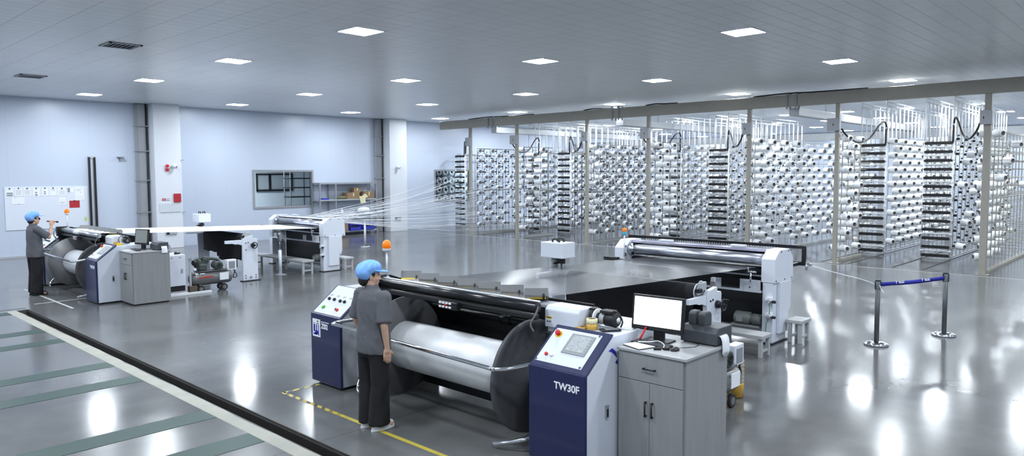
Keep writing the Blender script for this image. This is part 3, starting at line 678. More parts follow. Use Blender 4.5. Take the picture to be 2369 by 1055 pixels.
    m = MB(); m.box(-3.93, -3.80, 5.37, 5.47, 1.275, 1.305); m.box(-4.055, -3.99, 5.38, 5.46, 1.29, 1.31); m.build('terminal_box', black, g, bevel=.006)
    MB().tube([(-3.82, 5.42, 1.30), (-3.76, 5.42, 1.29), (-3.72, 5.43, 1.22), (-3.75, 5.45, 1.16)], .008, smooth_path=6).build('motor_cable', black, g)
    # warning beacon on its pole
    b = MB().cyl((-6.87, 5.2, 1.33), (-6.87, 5.2, 1.65), .011, n=12).build('beacon_pole', white_paint, t)
    MB().lathe((-6.87, 5.2, 1.635), (0, 0, 1), [(0, .014), (.02, .046), (.045, .05), (.05, .048)], 20).build('beacon_base', white_paint, b)
    MB().lathe((-6.87, 5.2, 1.685), (0, 0, 1), [(0, .050), (.05, .050), (.075, .042), (.092, .024), (.098, 0)], 24).build('beacon_lens', orange, b)
    MB().lathe((-6.87, 5.2, 1.33), (0, 0, 1), [(-.01, .03), (.02, .03), (.03, .014)], 14).build('pole_foot', grey_light, b)
    # zigzag comb heads behind the roller
    for k in range(7):
        x = -6.86 + .335 * k; M = Matrix.Translation((x, 5.55, 1.30)) @ Matrix.Rotation(math.radians(44), 4, 'Z') @ Matrix.Rotation(math.radians(-38), 4, 'X')
        c = MB().obox(M, -.12, .12, -.03, .05, -.02, .085).build('comb_head', comb_grey, t, bevel=.004)
        m = MB(); m.obox(M, -.11, .09, -.034, -.028, -.045, -.02); m.build('comb_scale', yellow, c)
        m = MB(); m.obox(M, .06, .08, -.045, -.02, -.05, .01); m.build('comb_clip', black, c)
    MB().box(-6.93, -4.44, 5.45, 5.66, 1.225, 1.255).build('comb_rail', grey_paint, t, bevel=.005)
    # ---- the beam
    bt = thing('warp_beam', 'large flanged beam in the ' + W + ' machine wound with ' + ('bright white' if far else 'shining silver-grey') + ' yarn', 'warp beam', (-5.64, 5.25, .03), 'warp beams')
    MB().lathe((-6.60, 5.25, .585), (1, 0, 0), [(0, .27), (1.93, .27)], 64).build('yarn_winding', white_yarn if far else silver_yarn, bt)
    for s, x in ((1, -4.68), (-1, -6.60)):
        prof = [(0, .06), (0, .548), (.012, .552), (.03, .552), (.036, .545), (.034, .50), (.022, .48), (.022, .30), (.034, .285), (.034, .20), (.05, .19), (.05, .10), (.08, .095), (.08, .05)]
        MB().lathe((x, 5.25, .585), (s, 0, 0), prof, 72).build('flange', flange_m if s > 0 else (flange_g if far else flange_l), bt)  # left flange in a paler colour, its lit look painted in
    MB().cyl((-6.93, 5.25, .585), (-4.42, 5.25, .585), .05, n=20).build('axle', steel, bt)
    # the tag strip along the silver winding
    # ---- sheet of filaments
    path = [(5.10, 1.349), (5.2, 1.338), (5.9, 1.290), (10.2, 1.150), (10.45, 1.14)]
    m = MB(); vs = []; fs = []
    xl = [(-6.62, -4.72), (-6.64, -4.73), (-6.66, -4.75), (-6.72, -4.75), (-6.74, -4.75)]
    n = 8
    for (y, z), (a, b) in zip(path, xl):
        for k in range(n + 1): vs.append((a + (b - a) * k / n, y, z))
        for k in range(n + 1): vs.append((a + (b - a) * k / n, y, z - .003))
    N_ = 2 * (n + 1)
    for i in range(len(path) - 1):
        for k in range(n):
            a = i * N_ + k; fs.append((a, a + 1, a + 1 + N_, a + N_)); a += n + 1; fs.append((a, a + N_, a + 1 + N_, a + 1))
    o = m.add(vs, fs, 0, False).build('yarn_sheet', sheet_white if far else sheet_dark)
    tag(o, ('bright white' if far else 'translucent grey') + ' sheet of parallel yarns stretched between ' + W + ' draw-off stand and warping machine', 'yarn sheet', 'yarn sheets')
    # ---- paper on the console top
    x0 = -4.0
    def flat(nm, x0, x1, y0, y1, z, h, rot, m_, lab, cat, grp=None, bevel=.0):
        M = Matrix.Translation(((x0 + x1) / 2, (y0 + y1) / 2, z)) @ Matrix.Rotation(math.radians(rot), 4, 'Z')
        o = MB().obox(M, -(x1 - x0) / 2, (x1 - x0) / 2, -(y1 - y0) / 2, (y1 - y0) / 2, 0, h).build(nm, m_, bevel=bevel); return tag(o, lab, cat, grp)
    z0 = 1.137
    if not far:
        flat('paper_sheet', -4.02, -3.68, 5.46, 5.68, z0, .003, 8, paper, 'white paper sheet lying behind the black phone on near machine', 'paper', 'papers on the near machine')
        flat('paper_sheet', -4.12, -3.72, 5.70, 5.93, z0, .004, -5, paper, 'white paper sheet at back of near machine top, beside monitor', 'paper', 'papers on the near machine')
        t2 = thing('tape_roll', 'upper cream roll of the two stacked tape rolls on near machine', 'tape', (-3.955, 5.29, z0 + .052), 'tape rolls on the near machine')
        MB().lathe((-3.955, 5.29, z0 + .052), (0, 0, 1), [(0, .035), (0, .052), (.045, .052), (.045, .035)], 24, caps=False).build('tape_body', cream, t2)
        t2 = thing('tape_roll', 'lower amber roll of the two stacked tape rolls on near machine', 'tape', (-3.955, 5.29, z0), 'tape rolls on the near machine')
        MB().lathe((-3.955, 5.29, z0), (0, 0, 1), [(0, .035), (0, .054), (.05, .054), (.05, .035)], 24, caps=False).build('tape_body', amber_tape, t2)
        t2 = thing('tape_roll', 'amber tape roll lying flat left of two stacked tape rolls', 'tape', (-4.04, 5.235, z0), 'tape rolls on the near machine')
        MB().lathe((-4.04, 5.235, z0), (0, 0, 1), [(0, .03), (0, .05), (.02, .05), (.02, .03)], 24, caps=False).build('tape_body', amber_tape, t2)
        M = Matrix.Translation((-3.79, 5.34, z0)) @ Matrix.Rotation(math.radians(-35), 4, 'Z')
        t2 = thing('phone', 'black handset with dark screen lying right of the tape rolls', 'phone', (-3.79, 5.34, z0))
        MB().obox(M, -.05, .05, -.09, .09, 0, .018).build('phone_body', black, t2, bevel=.006)
        MB().obox(M, -.04, .04, -.05, .07, .0175, .0192).build('phone_screen', grey_paint, t2)
    else:
        o = flat('tape_block', -4.02, -3.93, 5.24, 5.30, z0, .05, 15, amber_tape, 'amber tape block at left on the far machine top', 'tape', 'tape on far machine')
        o = flat('sticky_pad', -3.82, -3.70, 5.22, 5.30, z0, .04, -8, yellow, 'bright yellow pad at corner of the far machine top', 'pad')
        flat('paper_sheet', -4.12, -3.72, 5.60, 5.90, z0, .004, -5, paper, 'white paper sheet lying on the far machine top', 'paper')
    # ---- cabinet
    cz = 'wood-grain grey cabinet with one drawer and two doors, ' + ('by the far machine' if far else 'by the near machine')
    t = thing('cabinet', cz, 'cabinet', (-3.27, 5.55, 0), 'operator cabinets')
    cx0, cx1, cy0, cy1 = -3.605, -2.95, 5.2, 5.92
    MB().box(cx0, cx1, cy0 + .02, cy1, .03, 1.025).build('carcass', wood, t, bevel=.003)
    MB().box(cx0 - .005, cx1 + .012, cy0 - .012, cy1 + .005, 1.025, 1.05).build('worktop', wood_top, t, bevel=.004)
    MB().box(cx0 + .03, cx1 - .03, cy0 + .06, cy1 - .03, 0, .03).build('plinth', black, t)
    d = MB().box(cx0 + .006, cx1 - .022, cy0, cy0 + .02, .79, 1.018).build('drawer', wood, t, bevel=.003)
    xm = (cx0 + cx1) / 2 - .008
    m = MB(); m.cyl((xm - .055, cy0 - .022, .905), (xm + .055, cy0 - .022, .905), .006, n=8); m.box(xm - .06, xm - .048, cy0 - .026, cy0, .899, .911); m.box(xm + .048, xm + .06, cy0 - .026, cy0, .899, .911); m.build('handle', black, d)
    for s, (a, b) in ((1, (cx0 + .006, xm - .002)), (-1, (xm + .002, cx1 - .022))):
        dd = MB().box(a, b, cy0, cy0 + .02, .035, .785).build('door', wood, t, bevel=.003)
        hx = b - .03 if s > 0 else a + .03
        m = MB(); m.cyl((hx, cy0 - .022, .50), (hx, cy0 - .022, .62), .007, n=8); m.box(hx - .007, hx + .007, cy0 - .026, cy0, .495, .509); m.box(hx - .007, hx + .007, cy0 - .026, cy0, .611, .625); m.build('handle', black, dd)
    # ---- monitor
    M = Matrix.Translation((-3.45, 5.57, 1.05)) @ Matrix.Rotation(math.radians(4 if not far else 20), 4, 'Z') 
    Mt = M @ Matrix.Translation((0, 0, .095)) @ Matrix.Rotation(math.radians(-6), 4, 'X')
    t = thing('monitor', 'black computer monitor showing a ' + ('dull grey screen on the far cabinet' if far else 'bright white screen on the near cabinet'), 'monitor', (-3.43, 5.57, 1.05), 'monitors')
    wd = .185 if far else .252
    MB().obox(Mt, -wd, wd, -.012, .03, 0, .315).build('bezel', black, t, bevel=.008)
    MB().obox(Mt, -wd + .022, wd - .022, -.0135, -.0115, .04, .295).build('screen', screen_grey if far else screen_white, t)
    m = MB(); m.obox(Mt, -.01 if not far else -.12, .06, -.0145, -.0132, .155, .157); m.obox(Mt, .09, .2 if not far else .12, -.0145, -.0132, .157, .159); m.build('screen_text', paper_ink, t)
    m = MB(); m.obox(M, -.05, .05, .03, .07, .0, .2); m.build('stand_neck', black, t, bevel=.006)
    MB().obox(M, -.13, .13, -.05, .12, 0, .015).build('stand_base', black, t, bevel=.006)
    # keyboard leaning under the monitor, mouse, cable, papers, pen
    M = Matrix.Translation((-3.39, 5.53, 1.052)) @ Matrix.Rotation(math.radians(-12), 4, 'Z') @ Matrix.Rotation(math.radians(8), 4, 'X')
    M = Matrix.Translation((-3.42, 5.445, 1.051)) @ Matrix.Rotation(math.radians(-6), 4, 'Z') @ Matrix.Rotation(math.radians(3), 4, 'X')
    t = thing('keyboard', 'black keyboard in front of the ' + W + ' monitor', 'keyboard', (-3.42, 5.445, 1.05), 'keyboards')
    kw = .19
    MB().obox(M, -kw, kw, -.055, .055, 0, .016).build('keyboard_body', black, t, bevel=.004)
    m = MB()
    for r in range(5):
        for c in range(15): m.obox(M, -kw + .012 + c * .0242, -kw + .031 + c * .0242, -.046 + r * .019, -.031 + r * .019, .014, .02)
    m.build('key', printer_grey, t)
    t = thing('mouse', 'black computer mouse on the ' + W + ' cabinet top', 'mouse', (-3.17, 5.40, 1.05), 'mice')
    MB().sphere((-3.165, 5.40, 1.052), (.033, .052, .03), z0=0, z1=1).build('mouse_shell', black, t)
    MB().tube([(-3.17, 5.45, 1.06), (-3.14, 5.55, 1.054), (-3.10, 5.62, 1.054), (-3.12, 5.72, 1.054), (-3.2, 5.74, 1.06)], .0025, 6, smooth_path=6).build('mouse_cable', black, t)
    if not far:
        o = MB().tube([(-3.52, 5.38, 1.075), (-3.42, 5.40, 1.085), (-3.34, 5.42, 1.10), (-3.27, 5.40, 1.08), (-3.25, 5.33, 1.055), (-3.22, 5.31, 1.054)], .004, 6, smooth_path=8).build('usb_cable', white_ink); tag(o, 'white cable looping over the near keyboard', 'cable')
        t = thing('scanner', 'small black barcode scanner lying beside near mouse', 'scanner', (-3.25, 5.345, 1.05))
        M = Matrix.Translation((-3.265, 5.335, 1.051)) @ Matrix.Rotation(math.radians(-50), 4, 'Z')
        MB().obox(M, -.012, .012, -.06, .05, 0, .02).build('grip', black, t, bevel=.006); MB().obox(M, -.02, .02, .045, .075, 0, .024).build('scan_head', black, t, bevel=.005)
        for k, (lab, r, dx, dy) in enumerate((('white paper lying on the near cabinet in front of keyboard', -18, 0, 0),)):
            M = Matrix.Translation((-3.475, 5.315, 1.0515)) @ Matrix.Rotation(math.radians(r), 4, 'Z')
            t = thing('clipboard', 'black clipboard with white papers at front of the near cabinet', 'clipboard', (-3.475, 5.315, 1.05))
            MB().obox(M, -.105, .115, -.085, .09, 0, .004).build('board', black, t)
            MB().obox(M, -.115, .105, -.075, .10, .0045, .008).build('papers', paper, t)
        t = thing('marker_pen', 'red marker pen leaning against the near monitor', 'pen', (-3.555, 5.50, 1.06))
        MB().cyl((-3.575, 5.475, 1.055), (-3.545, 5.535, 1.16), .009, n=10).build('pen_barrel', red, t); MB().cyl((-3.545, 5.535, 1.16), (-3.541, 5.543, 1.175), .0095, n=10).build('pen_cap', crimson, t)
    else:
        o = flat('paper_sheet', -3.58, -3.38, 5.24, 5.38, 1.0515, .003, 10, paper, 'white paper sheet at front of the far cabinet', 'paper')
    # ---- label printer with its paper tongue
    t = thing('label_printer', 'dark grey label printer with a white paper strip on ' + W + ' cabinet', 'printer', (-3.13, 5.87, 1.05), 'label printers')
    px0, px1, py0, py1 = (-3.33, -2.965, 5.69, 5.91) if far else (-3.31, -2.965, 5.74, 6.03)
    MB().prism_x([(py0, 1.06), (py0, 1.16), (py0 + .05, 1.205), (py1, 1.205), (py1, 1.06)], px0, px1).build('printer_body', printer_grey, t, bevel=.006)
    for (x, y) in ((px0 + .03, py0 + .03), (px1 - .03, py0 + .03), (px0 + .03, min(py1, 5.9) - .03), (px1 - .03, min(py1, 5.9) - .03)): MB().cyl((x, y, 1.05), (x, y, 1.062), .012, n=8).build('rubber_foot', black, t)
    if not far:
        for x in (-3.235, -3.155): MB().prism_x([(5.80, 1.20), (5.80, 1.30), (5.83, 1.325), (5.90, 1.325), (5.93, 1.30), (5.93, 1.20)], x - .035 if x < -3.2 else x - .02, x + .035 if x < -3.2 else x + .05).build('roll_holder', printer_grey, t, bevel=.012)
    ys0, ys1 = (5.76, 5.87) if far else (5.78, 5.91)
    pth = [(-2.99, 1.125), (-2.955, 1.14), (-2.932, 1.10), (-2.925, 1.02), (-2.93, .96)] if not far else [(-2.99, 1.12), (-2.955, 1.13), (-2.93, 1.09), (-2.92, 1.0)]
    vs = []; P_ = catmull([Vector((a, 0, b)) for a, b in pth], 5)
    for i, p in enumerate(P_):
        q = 0 if far or i < len(P_) - 4 else (i - len(P_) + 4) * .012
        vs += [(p.x, ys0 + q, p.z), (p.x, ys1 - q, p.z), (p.x + .002, ys0 + q, p.z), (p.x + .002, ys1 - q, p.z)]
    fs = []
    for i in range(len(P_) - 1):
        a = 4 * i; fs += [(a, a + 1, a + 5, a + 4), (a + 2, a + 6, a + 7, a + 3), (a, a + 4, a + 6, a + 2), (a + 1, a + 3, a + 7, a + 5)]
    MB().add(vs, fs, 0, True).build('paper_strip', paper, t)
    # ---- tension stand with black cloth
    t = thing('tension_stand', 'white two-post stand with handwheel and black cloth in the ' + W + ' line', 'stand', (-5.7, 8.35, 0), 'tension stands')
    OLD = OFF.copy(); OFF = OFF + Vector((0, 0 if far else .16, 0))
    rp = MB().prism_x([(8.22, .02), (8.22, 1.0), (8.27, 1.055), (8.48, 1.085), (8.49, 1.02), (8.585, 1.015), (8.60, .99), (8.60, .02)], -4.52, -4.46).build('side_plate', white_paint, t, bevel=.005)
    for (y, z) in ((8.28, .08), (8.28, .14), (8.54, .08), (8.54, .14), (8.30, .92), (8.36, .93), (8.30, .76)): MB().cyl((-4.46, y, z), (-4.448, y, z), .012, n=8).build('bolt', black_steel, rp)
    MB().cyl((-4.46, 8.41, .09), (-4.45, 8.41, .09), .03, n=14).build('cap_plug', grey_paint, rp)
    MB().box(-4.56, -4.42, 8.18, 8.64, 0, .02).build('foot_plate', black_steel, rp)
    ar = MB().prism_x([(7.80, .93), (7.80, 1.0), (8.24, 1.0), (8.24, .86), (8.12, .90), (8.05, .90), (7.98, .92)], -4.52, -4.475).build('side_arm', white_paint, t, bevel=.004)
    h = MB().lathe((-4.46, 8.47, .86), (1, 0, 0), [(0, .05), (.04, .05), (.05, .03), (.10, .03)], 18).build('handwheel_hub', black, t)
    m = MB(); R_ = .072; m.tube([(-4.36, 8.47 + R_ * math.cos(a * PI / 12), .86 + R_ * math.sin(a * PI / 12)) for a in range(25)], .011, 8)
    for k in range(3): a = k * 2 * PI / 3; m.cyl((-4.37, 8.47, .86), (-4.36, 8.47 + R_ * math.cos(a), .86 + R_ * math.sin(a)), .009, n=8)
    m.cyl((-4.40, 8.47, .86), (-4.35, 8.47, .86), .022, n=12); m.cyl((-4.36, 8.47, .932), (-4.29, 8.47, .932), .009, n=8)
    m.build('handwheel', black, h)
    OFF = OLD
    lp = MB().box(-6.92, -6.86, 8.2, 8.5, .02, 1.16).build('side_plate', white_paint, t, bevel=.006); MB().box(-6.96, -6.82, 8.16, 8.54, 0, .02).build('foot_plate', black_steel, lp)
    MB().box(-6.92, -6.86, 7.90, 8.2, 1.03, 1.11).build('side_arm', white_paint, t, bevel=.004)
    MB().cyl((-6.86, 8.36, 1.04), (-4.53, 8.36, 1.04), .02, n=16).build('roller', steel, t)
    # cloth draped over the roller, front hem stepped
    hem = lambda x: .61 if x < -5.9 else (.50 if x < -5.8 else (.44 if x < -5.0 else .50))
    vs = []; fs = []; xs = [-6.64 + .025 * k for k in range(83)]
    prof = []
    for k in range(9): a = PI * k / 8; prof.append((8.36 - .115 * math.cos(a), 1.02 + .115 * math.sin(a)))
    R2 = len(prof) + 8
    for i, x in enumerate(xs):
        hz = hem(x) + .012 * math.sin(x * 17)
        col = [(8.245 + .010 * math.sin(x * 9 + z * 7) * (1 - q) , z) for q in (0, .12, .3, .5, .7, .9) for z in [hz + (1.02 - hz) * q]] + prof + [(8.475 + .01 * math.sin(x * 8), .85), (8.475, .62)]
        R2 = len(col)
        for (y, z) in col: vs.append((x, y, z))
    for i in range(len(xs) - 1):
        for k in range(R2 - 1): fs.append((i * R2 + k, (i + 1) * R2 + k, (i + 1) * R2 + k + 1, i * R2 + k + 1))
    c = MB().add(vs, fs, 0, True).build('black_cloth', dark_cloth, t); sd = c.modifiers.new('thick', 'SOLIDIFY'); sd.thickness = .008
    MB().lathe((-4.585, 8.36, 1.035), (1, 0, 0), [(0, .112), (.012, .112)], 28).build('white_ring', white_paint, t)
    MB().lathe((-4.573, 8.36, 1.035), (1, 0, 0), [(0, .085), (.035, .08), (.035, .05)], 20).build('bearing', steel, t)
    m = MB(); m.box(-4.545, -4.50, 8.28, 8.44, 1.06, 1.17); m.box(-4.54, -4.51, 8.3, 8.36, 1.17, 1.19); m.build('bearing_block', grey_light, t, bevel=.01)
    MB().box(-4.54, -4.47, 8.20, 8.28, 1.05, 1.10).build('sensor_block', black, t, bevel=.005)
    # white hopper box with two black handles above the left post
    hb = MB().box(-7.05, -6.64, 8.16, 8.46, 1.325, 1.54).build('hopper_box', white_paint, t, bevel=.006)
    MB().box(-7.06, -6.63, 8.15, 8.47, 1.318, 1.326).build('box_rim', grey_light, hb)
    for y in (8.26, 8.37):
        MB().tube([(-6.90, y, 1.54), (-6.90, y, 1.575), (-6.84, y, 1.59), (-6.78, y, 1.575), (-6.78, y, 1.54)], .014, 8, smooth_path=4).build('black_handle', black, hb)
    ch = MB().lathe((-6.89, 8.3, 1.16), (0, 0, 1), [(0, .045), (.10, .058), (.16, .055)], 20).build('chute', mat('frosted_chute', (.33, .38, .38), .25, coat=.4), t)
    m = MB(); m.cyl((-6.75, 8.28, 1.12), (-6.75, 8.28, 1.32), .012, n=8); m.box(-6.80, -6.70, 8.25, 8.31, 1.23, 1.30); m.cyl((-6.80, 8.27, 1.24), (-6.80, 8.16, 1.24), .016, n=8); m.build('valve', black, t, bevel=.004)
    # ---- slim post carrying a sensor block
    t = thing('sensor_post', 'slim white floor post with grey sensor block before the ' + W + ' draw-off stand', 'post', (-4.93, 9.45, 0), 'sensor posts')
    MB().cyl((-4.93, 9.45, .015), (-4.93, 9.45, .63), .042, n=16).build('post', white_paint, t); MB().box(-5.03, -4.83, 9.35, 9.55, 0, .015).build('foot_plate', grey_light, t)
    MB().cyl((-4.93, 9.45, .63), (-4.93, 9.45, .90), .012, n=8).build('rod', steel, t)
    MB().box(-4.98, -4.89, 9.42, 9.49, .86, 1.02).build('sensor_block', grey_paint, t, bevel=.012)
    MB().box(-4.965, -4.905, 9.415, 9.46, 1.015, 1.075).build('sensor_cap', white_ink, t, bevel=.005)
    # ---- draw-off stand
    t = thing('draw_off_stand', 'white yarn draw-off stand with a long chrome roller in the ' + W + ' line', 'draw-off stand', (-5.9, 10.75, 0), 'draw-off stands')
    hexa = [(10.45, .92), (10.45, 1.27), (10.62, 1.40), (10.95, 1.40), (11.10, 1.27), (11.12, .92)]
    for (x0, x1, s) in ((-7.33, -7.12, -1), (-4.69, -4.48, 1)):
        hd = MB().prism_x(hexa, x0, x1).build('end_cover', white_paint, t, bevel=.006)
        fx = x1 if s > 0 else x0
        for (y, z) in ((10.49, .95), (10.80, .95), (11.06, .95), (10.66, 1.37), (10.92, 1.37)): MB().cyl((fx, y, z), (fx + .006 * s, y, z), .011, n=8).build('screw', black_steel, hd)
        cl = MB().prism_x([(10.46, .02), (10.46, .92), (11.02, .92), (11.02, .45), (10.94, .38), (10.94, .02)], x0 + .02, x1 - .03).build('column', white_paint, t, bevel=.006)
        MB().box(x0 + .01, x1 - .01, 10.42, 10.98, 0, .02).build('foot_plate', black_steel, cl)
        sp = MB().prism_x([(10.60, .15), (10.60, .92), (11.0, .92), (11.0, .52), (10.9, .45), (10.9, .15)], *((x1 - .03, x1 + .02) if s > 0 else (x0 - .02, x0 + .02))).build('side_panel', white_paint, t, bevel=.006)
        if s > 0:
            for z in (.42, .65):
                rg = MB().cyl((-4.55, 10.46, z), (-4.55, 10.38, z), .028, n=14).build('regulator', chrome, t)
                m = MB(); m.cyl((-4.50, 10.42, z), (-4.45, 10.42, z), .022, n=12); m.build('regulator_knob', black, rg); MB().box(-4.60, -4.50, 10.40, 10.46, z + .01, z + .06).build('regulator_cap', white_ink, rg)
            MB().tube([(-4.55, 10.42, .65), (-4.53, 10.40, .5), (-4.55, 10.42, .42), (-4.58, 10.41, .3), (-4.6, 10.43, .1)], .008, smooth_path=5).build('air_hose', mat('green_hose', (.15, .3, .22), .4) if not far else grey_light, t)
    MB().lathe((-7.12, 10.62, 1.245), (1, 0, 0), [(0, .10), (.06, .10), (.06, .06), (.12, .06), (.12, .088), (2.40, .088), (2.40, .05), (2.43, .05)], 48).build('chrome_roller', roll_m, t)
    MB().cyl((-7.12, 10.72, 1.05), (-4.69, 10.72, 1.05), .07, n=28).build('lower_roller', black_steel, t)
    m = MB(); m.prism_x([(10.64, 1.355), (10.66, 1.385), (10.98, 1.375), (10.98, 1.35)], -7.12, -4.69); m.build('top_plate', mat('violet_steel', (.42, .42, .55), .22, metal=.7) if not far else alu, t, bevel=.003)
    MB().cyl((-7.12, 10.78, 1.30), (-4.69, 10.78, 1.30), .045, n=20).build('press_roller', black_steel, t)
    for x in (-6.55, -5.25): MB().box(x - .12, x + .12, 10.80, 10.9, 1.385, 1.42).build('plate_block', white_paint, t, bevel=.006)
    m = MB()
    for k in range(56): x = -7.05 + k * .042; m.cyl((x, 11.0, 1.36), (x, 11.02, 1.405), .005, n=5)
    m.box(-7.1, -4.7, 10.99, 11.03, 1.345, 1.365); m.build('comb_teeth', grey_paint, t)
    MB().box(-7.2, -4.86, 10.27, 10.31, 1.075, 1.10).build('comb_bar', black_steel, t, bevel=.004)
    MB().box(-7.42, -7.14, 10.25, 10.33, 1.06, 1.12).build('bar_block', black, t, bevel=.004)
    MB().box(-5.08, -4.86, 10.25, 10.33, 1.07, 1.115).build('bar_block', black, t, bevel=.004)
    m = MB(); m.cyl((-4.86, 10.29, 1.085), (-4.70, 10.29, 1.085), .015, n=10); m.cyl((-4.78, 10.29, .93), (-4.78, 10.29, 1.085), .014, n=10); m.cyl((-4.82, 10.29, 1.085), (-4.82, 10.29, 1.15), .012, n=10); m.build('bar_clamp', chrome, t)
    MB().box(-7.12, -4.69, 10.46, 10.50, 1.00, 1.02).build('shine_strip', alu, t)  # bright strip modelled for the shine line along the plate
    MB().box(-7.12, -4.69, 10.44, 10.52, .755, .785).build('cross_rail', white_paint, t, bevel=.004)
    for (a, b, h_) in ((-7.0, -6.86, .12), (-6.62, -6.55, .10), (-5.48, -5.33, .14), (-5.02, -4.70, .16)):
        br = MB().box(a, b, 10.44, 10.46, .785, .785 + h_).build('bracket', white_paint, t, bevel=.003)
        if b - a > .1: m = MB(); m.cyl(((a + b) / 2, 10.44, .83), ((a + b) / 2, 10.434, .83), .011, n=8); m.build('bracket_bolt', black, br)
    MB().box(-7.12, -4.69, 10.88, 10.90, .12, 1.1).build('dark_interior_panel', black_steel, t)  # black sheet standing in for the shaded inside of the stand
    MB().box(-7.12, -4.69, 10.55, 10.63, .12, .2).build('base_beam', grey_paint, t, bevel=.006)
    mo = MB().lathe((-5.16, 10.60, .32), (1, 0, 0), [(0, .07), (.02, .10), (.24, .10), (.26, .06), (.29, .06), (.29, .085), (.44, .085)], 24).build('drive_motor', mat('motor_grey_green', (.17, .19, .18), .45), t)
    MB().box(-5.10, -5.0, 10.495, 10.53, .27, .36).build('motor_plate', grey_paint, mo, bevel=.006); MB().box(-5.2, -4.74, 10.52, 10.72, .20, .23).build('motor_foot', grey_paint, mo)
    if not far:
        bf = [(-7.78, 11.56)]
        m = MB(); z1, z0 = 1.40, 1.085
        m.box(-7.75, -4.46, 11.50, 11.55, z1 - .05, z1); m.box(-7.75, -4.46, 11.50, 11.55, z0, z0 + .05); m.box(-7.75, -7.70, 11.50, 11.55, z0 + .05, z1 - .05); m.box(-4.51, -4.46, 11.50, 11.55, z0 + .05, z1 - .05)
        m.box(-7.28, -7.22, 11.1, 11.5, z0, z0 + .05); m.box(-4.60, -4.54, 11.1, 11.5, z0, z0 + .05); m.build('thread_frame', black_steel, t, bevel=.004)
        m = MB(); m.cyl((-4.48, 11.53, 1.10), (-4.36, 11.53, 1.10), .016, n=8); m.cyl((-4.44, 11.53, 1.02), (-4.44, 11.53, 1.12), .02, n=8); m.cyl((-4.42, 11.50, 1.12), (-4.34, 11.50, 1.12), .01, n=8); m.build('frame_clamp', chrome, t)
        sl = MB().cyl((-7.11, 10.42, 1.12), (-7.11, 10.42, 1.50), .014, n=10).build('signal_pole', white_paint, t)
        MB().cyl((-7.11, 10.42, 1.50), (-7.11, 10.42, 1.555), .034, n=16).build('signal_lens', cyan, sl, bevel=.004)
        MB().lathe((-7.11, 10.42, 1.555), (0, 0, 1), [(0, .036), (.05, .036), (.06, .01)], 16).build('signal_lens', orange, sl)
        m = MB(); m.cyl((-7.11, 10.44, 1.16), (-7.11, 10.46, 1.16), .03, n=12); m.cyl((-7.11, 10.44, 1.30), (-7.11, 10.46, 1.30), .022, n=12); m.build('pole_clamp', chrome, sl)
    # ---- bench and stool
    def bench(x0, x1, y0, y1, h, name, lab, cat, mid, grp):
        t = thing(name, lab, cat, ((x0 + x1) / 2, (y0 + y1) / 2, 0), grp)
        MB().box(x0, x1, y0, y1, h - .05, h).build('seat', grey_steel, t, bevel=.006)
        L = .05
        for x in [x0 + .02, x1 - L - .02] + ([(x0 + x1) / 2] if mid else []):
            for y in (y0 + .02, y1 - L - .02): MB().box(x, x + L, y, y + L, 0, h - .05).build('leg', grey_steel, t, bevel=.004)
            MB().box(x + .008, x + L - .008, y0 + .02 + L, y1 - .02 - L, h * .22, h * .22 + .035).build('stretcher', grey_steel, t, bevel=.003)
    if far: bench(-7.12, -4.42, 9.78, 10.12, .36, 'bench', 'long low grey steel bench before the far draw-off stand', 'bench', True, 'grey step benches')
    else: bench(-6.95, -4.25, 9.55, 9.87, .315, 'bench', 'long low grey steel bench before the near draw-off stand', 'bench', True, 'grey step benches')
    if far: bench(-4.92, -4.36, 11.12 - .12, 11.30, .34, 'step_stool', 'small grey steel stool right of the far draw-off stand', 'stool', False, 'grey stools')
    else: bench(-4.43, -4.19, 10.76, 11.12, .35, 'step_stool', 'small grey steel stool right of the near draw-off stand', 'stool', False, 'grey stools')
    # ---- air compressor
    X_ = -3.70
    t = thing('air_compressor', 'dark grey wheeled air compressor ' + ('beside the far line under the black cloth' if far else 'half hidden behind the near cabinet'), 'compressor', (X_, 7.1, 0), 'air compressors')
    tk = MB().lathe((X_, 6.60, .30), (0, 1, 0), [(0, 0), (.015, .08), (.05, .135), (.1, .15), (.86, .15), (.91, .135), (.945, .08), (.96, 0)], 32, caps=False).build('tank', comp_grey, t)
    MB().box(X_ + .143, X_ + .156, 7.22, 7.42, .24, .40).build('rating_plate', paper, tk)
    MB().box(X_ + .105, X_ + .13, 6.80, 6.90, .40, .42).build('tank_label', paper, tk)
    if far: text_mesh('lettering', 'COMPRESSOR', .06, Matrix.Translation((X_ + .152, 6.73, .30)) @ Matrix.Rotation(PI / 2, 4, 'Z') @ Matrix.Rotation(PI / 2 - .0, 4, 'X'), red_letter, tk, .002, .002) if False else MB().prism([(0, 0), (.12, .01), (.3, .015), (.34, .03), (.3, .045), (.1, .04), (.02, .025)], side_M(X_ + .147, 6.74, .31), .006).build('red_lettering', red_letter, tk)
    for (y, s) in ((6.82, 1), (6.82, -1), (7.34, 1), (7.34, -1)):
        wl = MB().cyl((X_ + s * .10 - .018, y, .075), (X_ + s * .10 + .018, y, .075), .075, n=24).build('wheel', dark_rubber, t, bevel=.008)
        MB().cyl((X_ + s * .10 - .02, y, .075), (X_ + s * .10 + .02, y, .075), .045, n=18).build('wheel_hub', wheel_grey, wl)
        MB().box(X_ + s * .10 - .03, X_ + s * .10 - .02, y - .03, y + .03, .06, .2).build('wheel_bracket', comp_grey, wl)
    MB().box(X_ - .12, X_ + .12, 6.78, 7.42, .445, .465).build('saddle_plate', comp_grey, t)
    pm = MB().box(X_ - .09, X_ + .09, 6.80, 6.98, .465, .62).build('pump_case', comp_dark, t, bevel=.03)
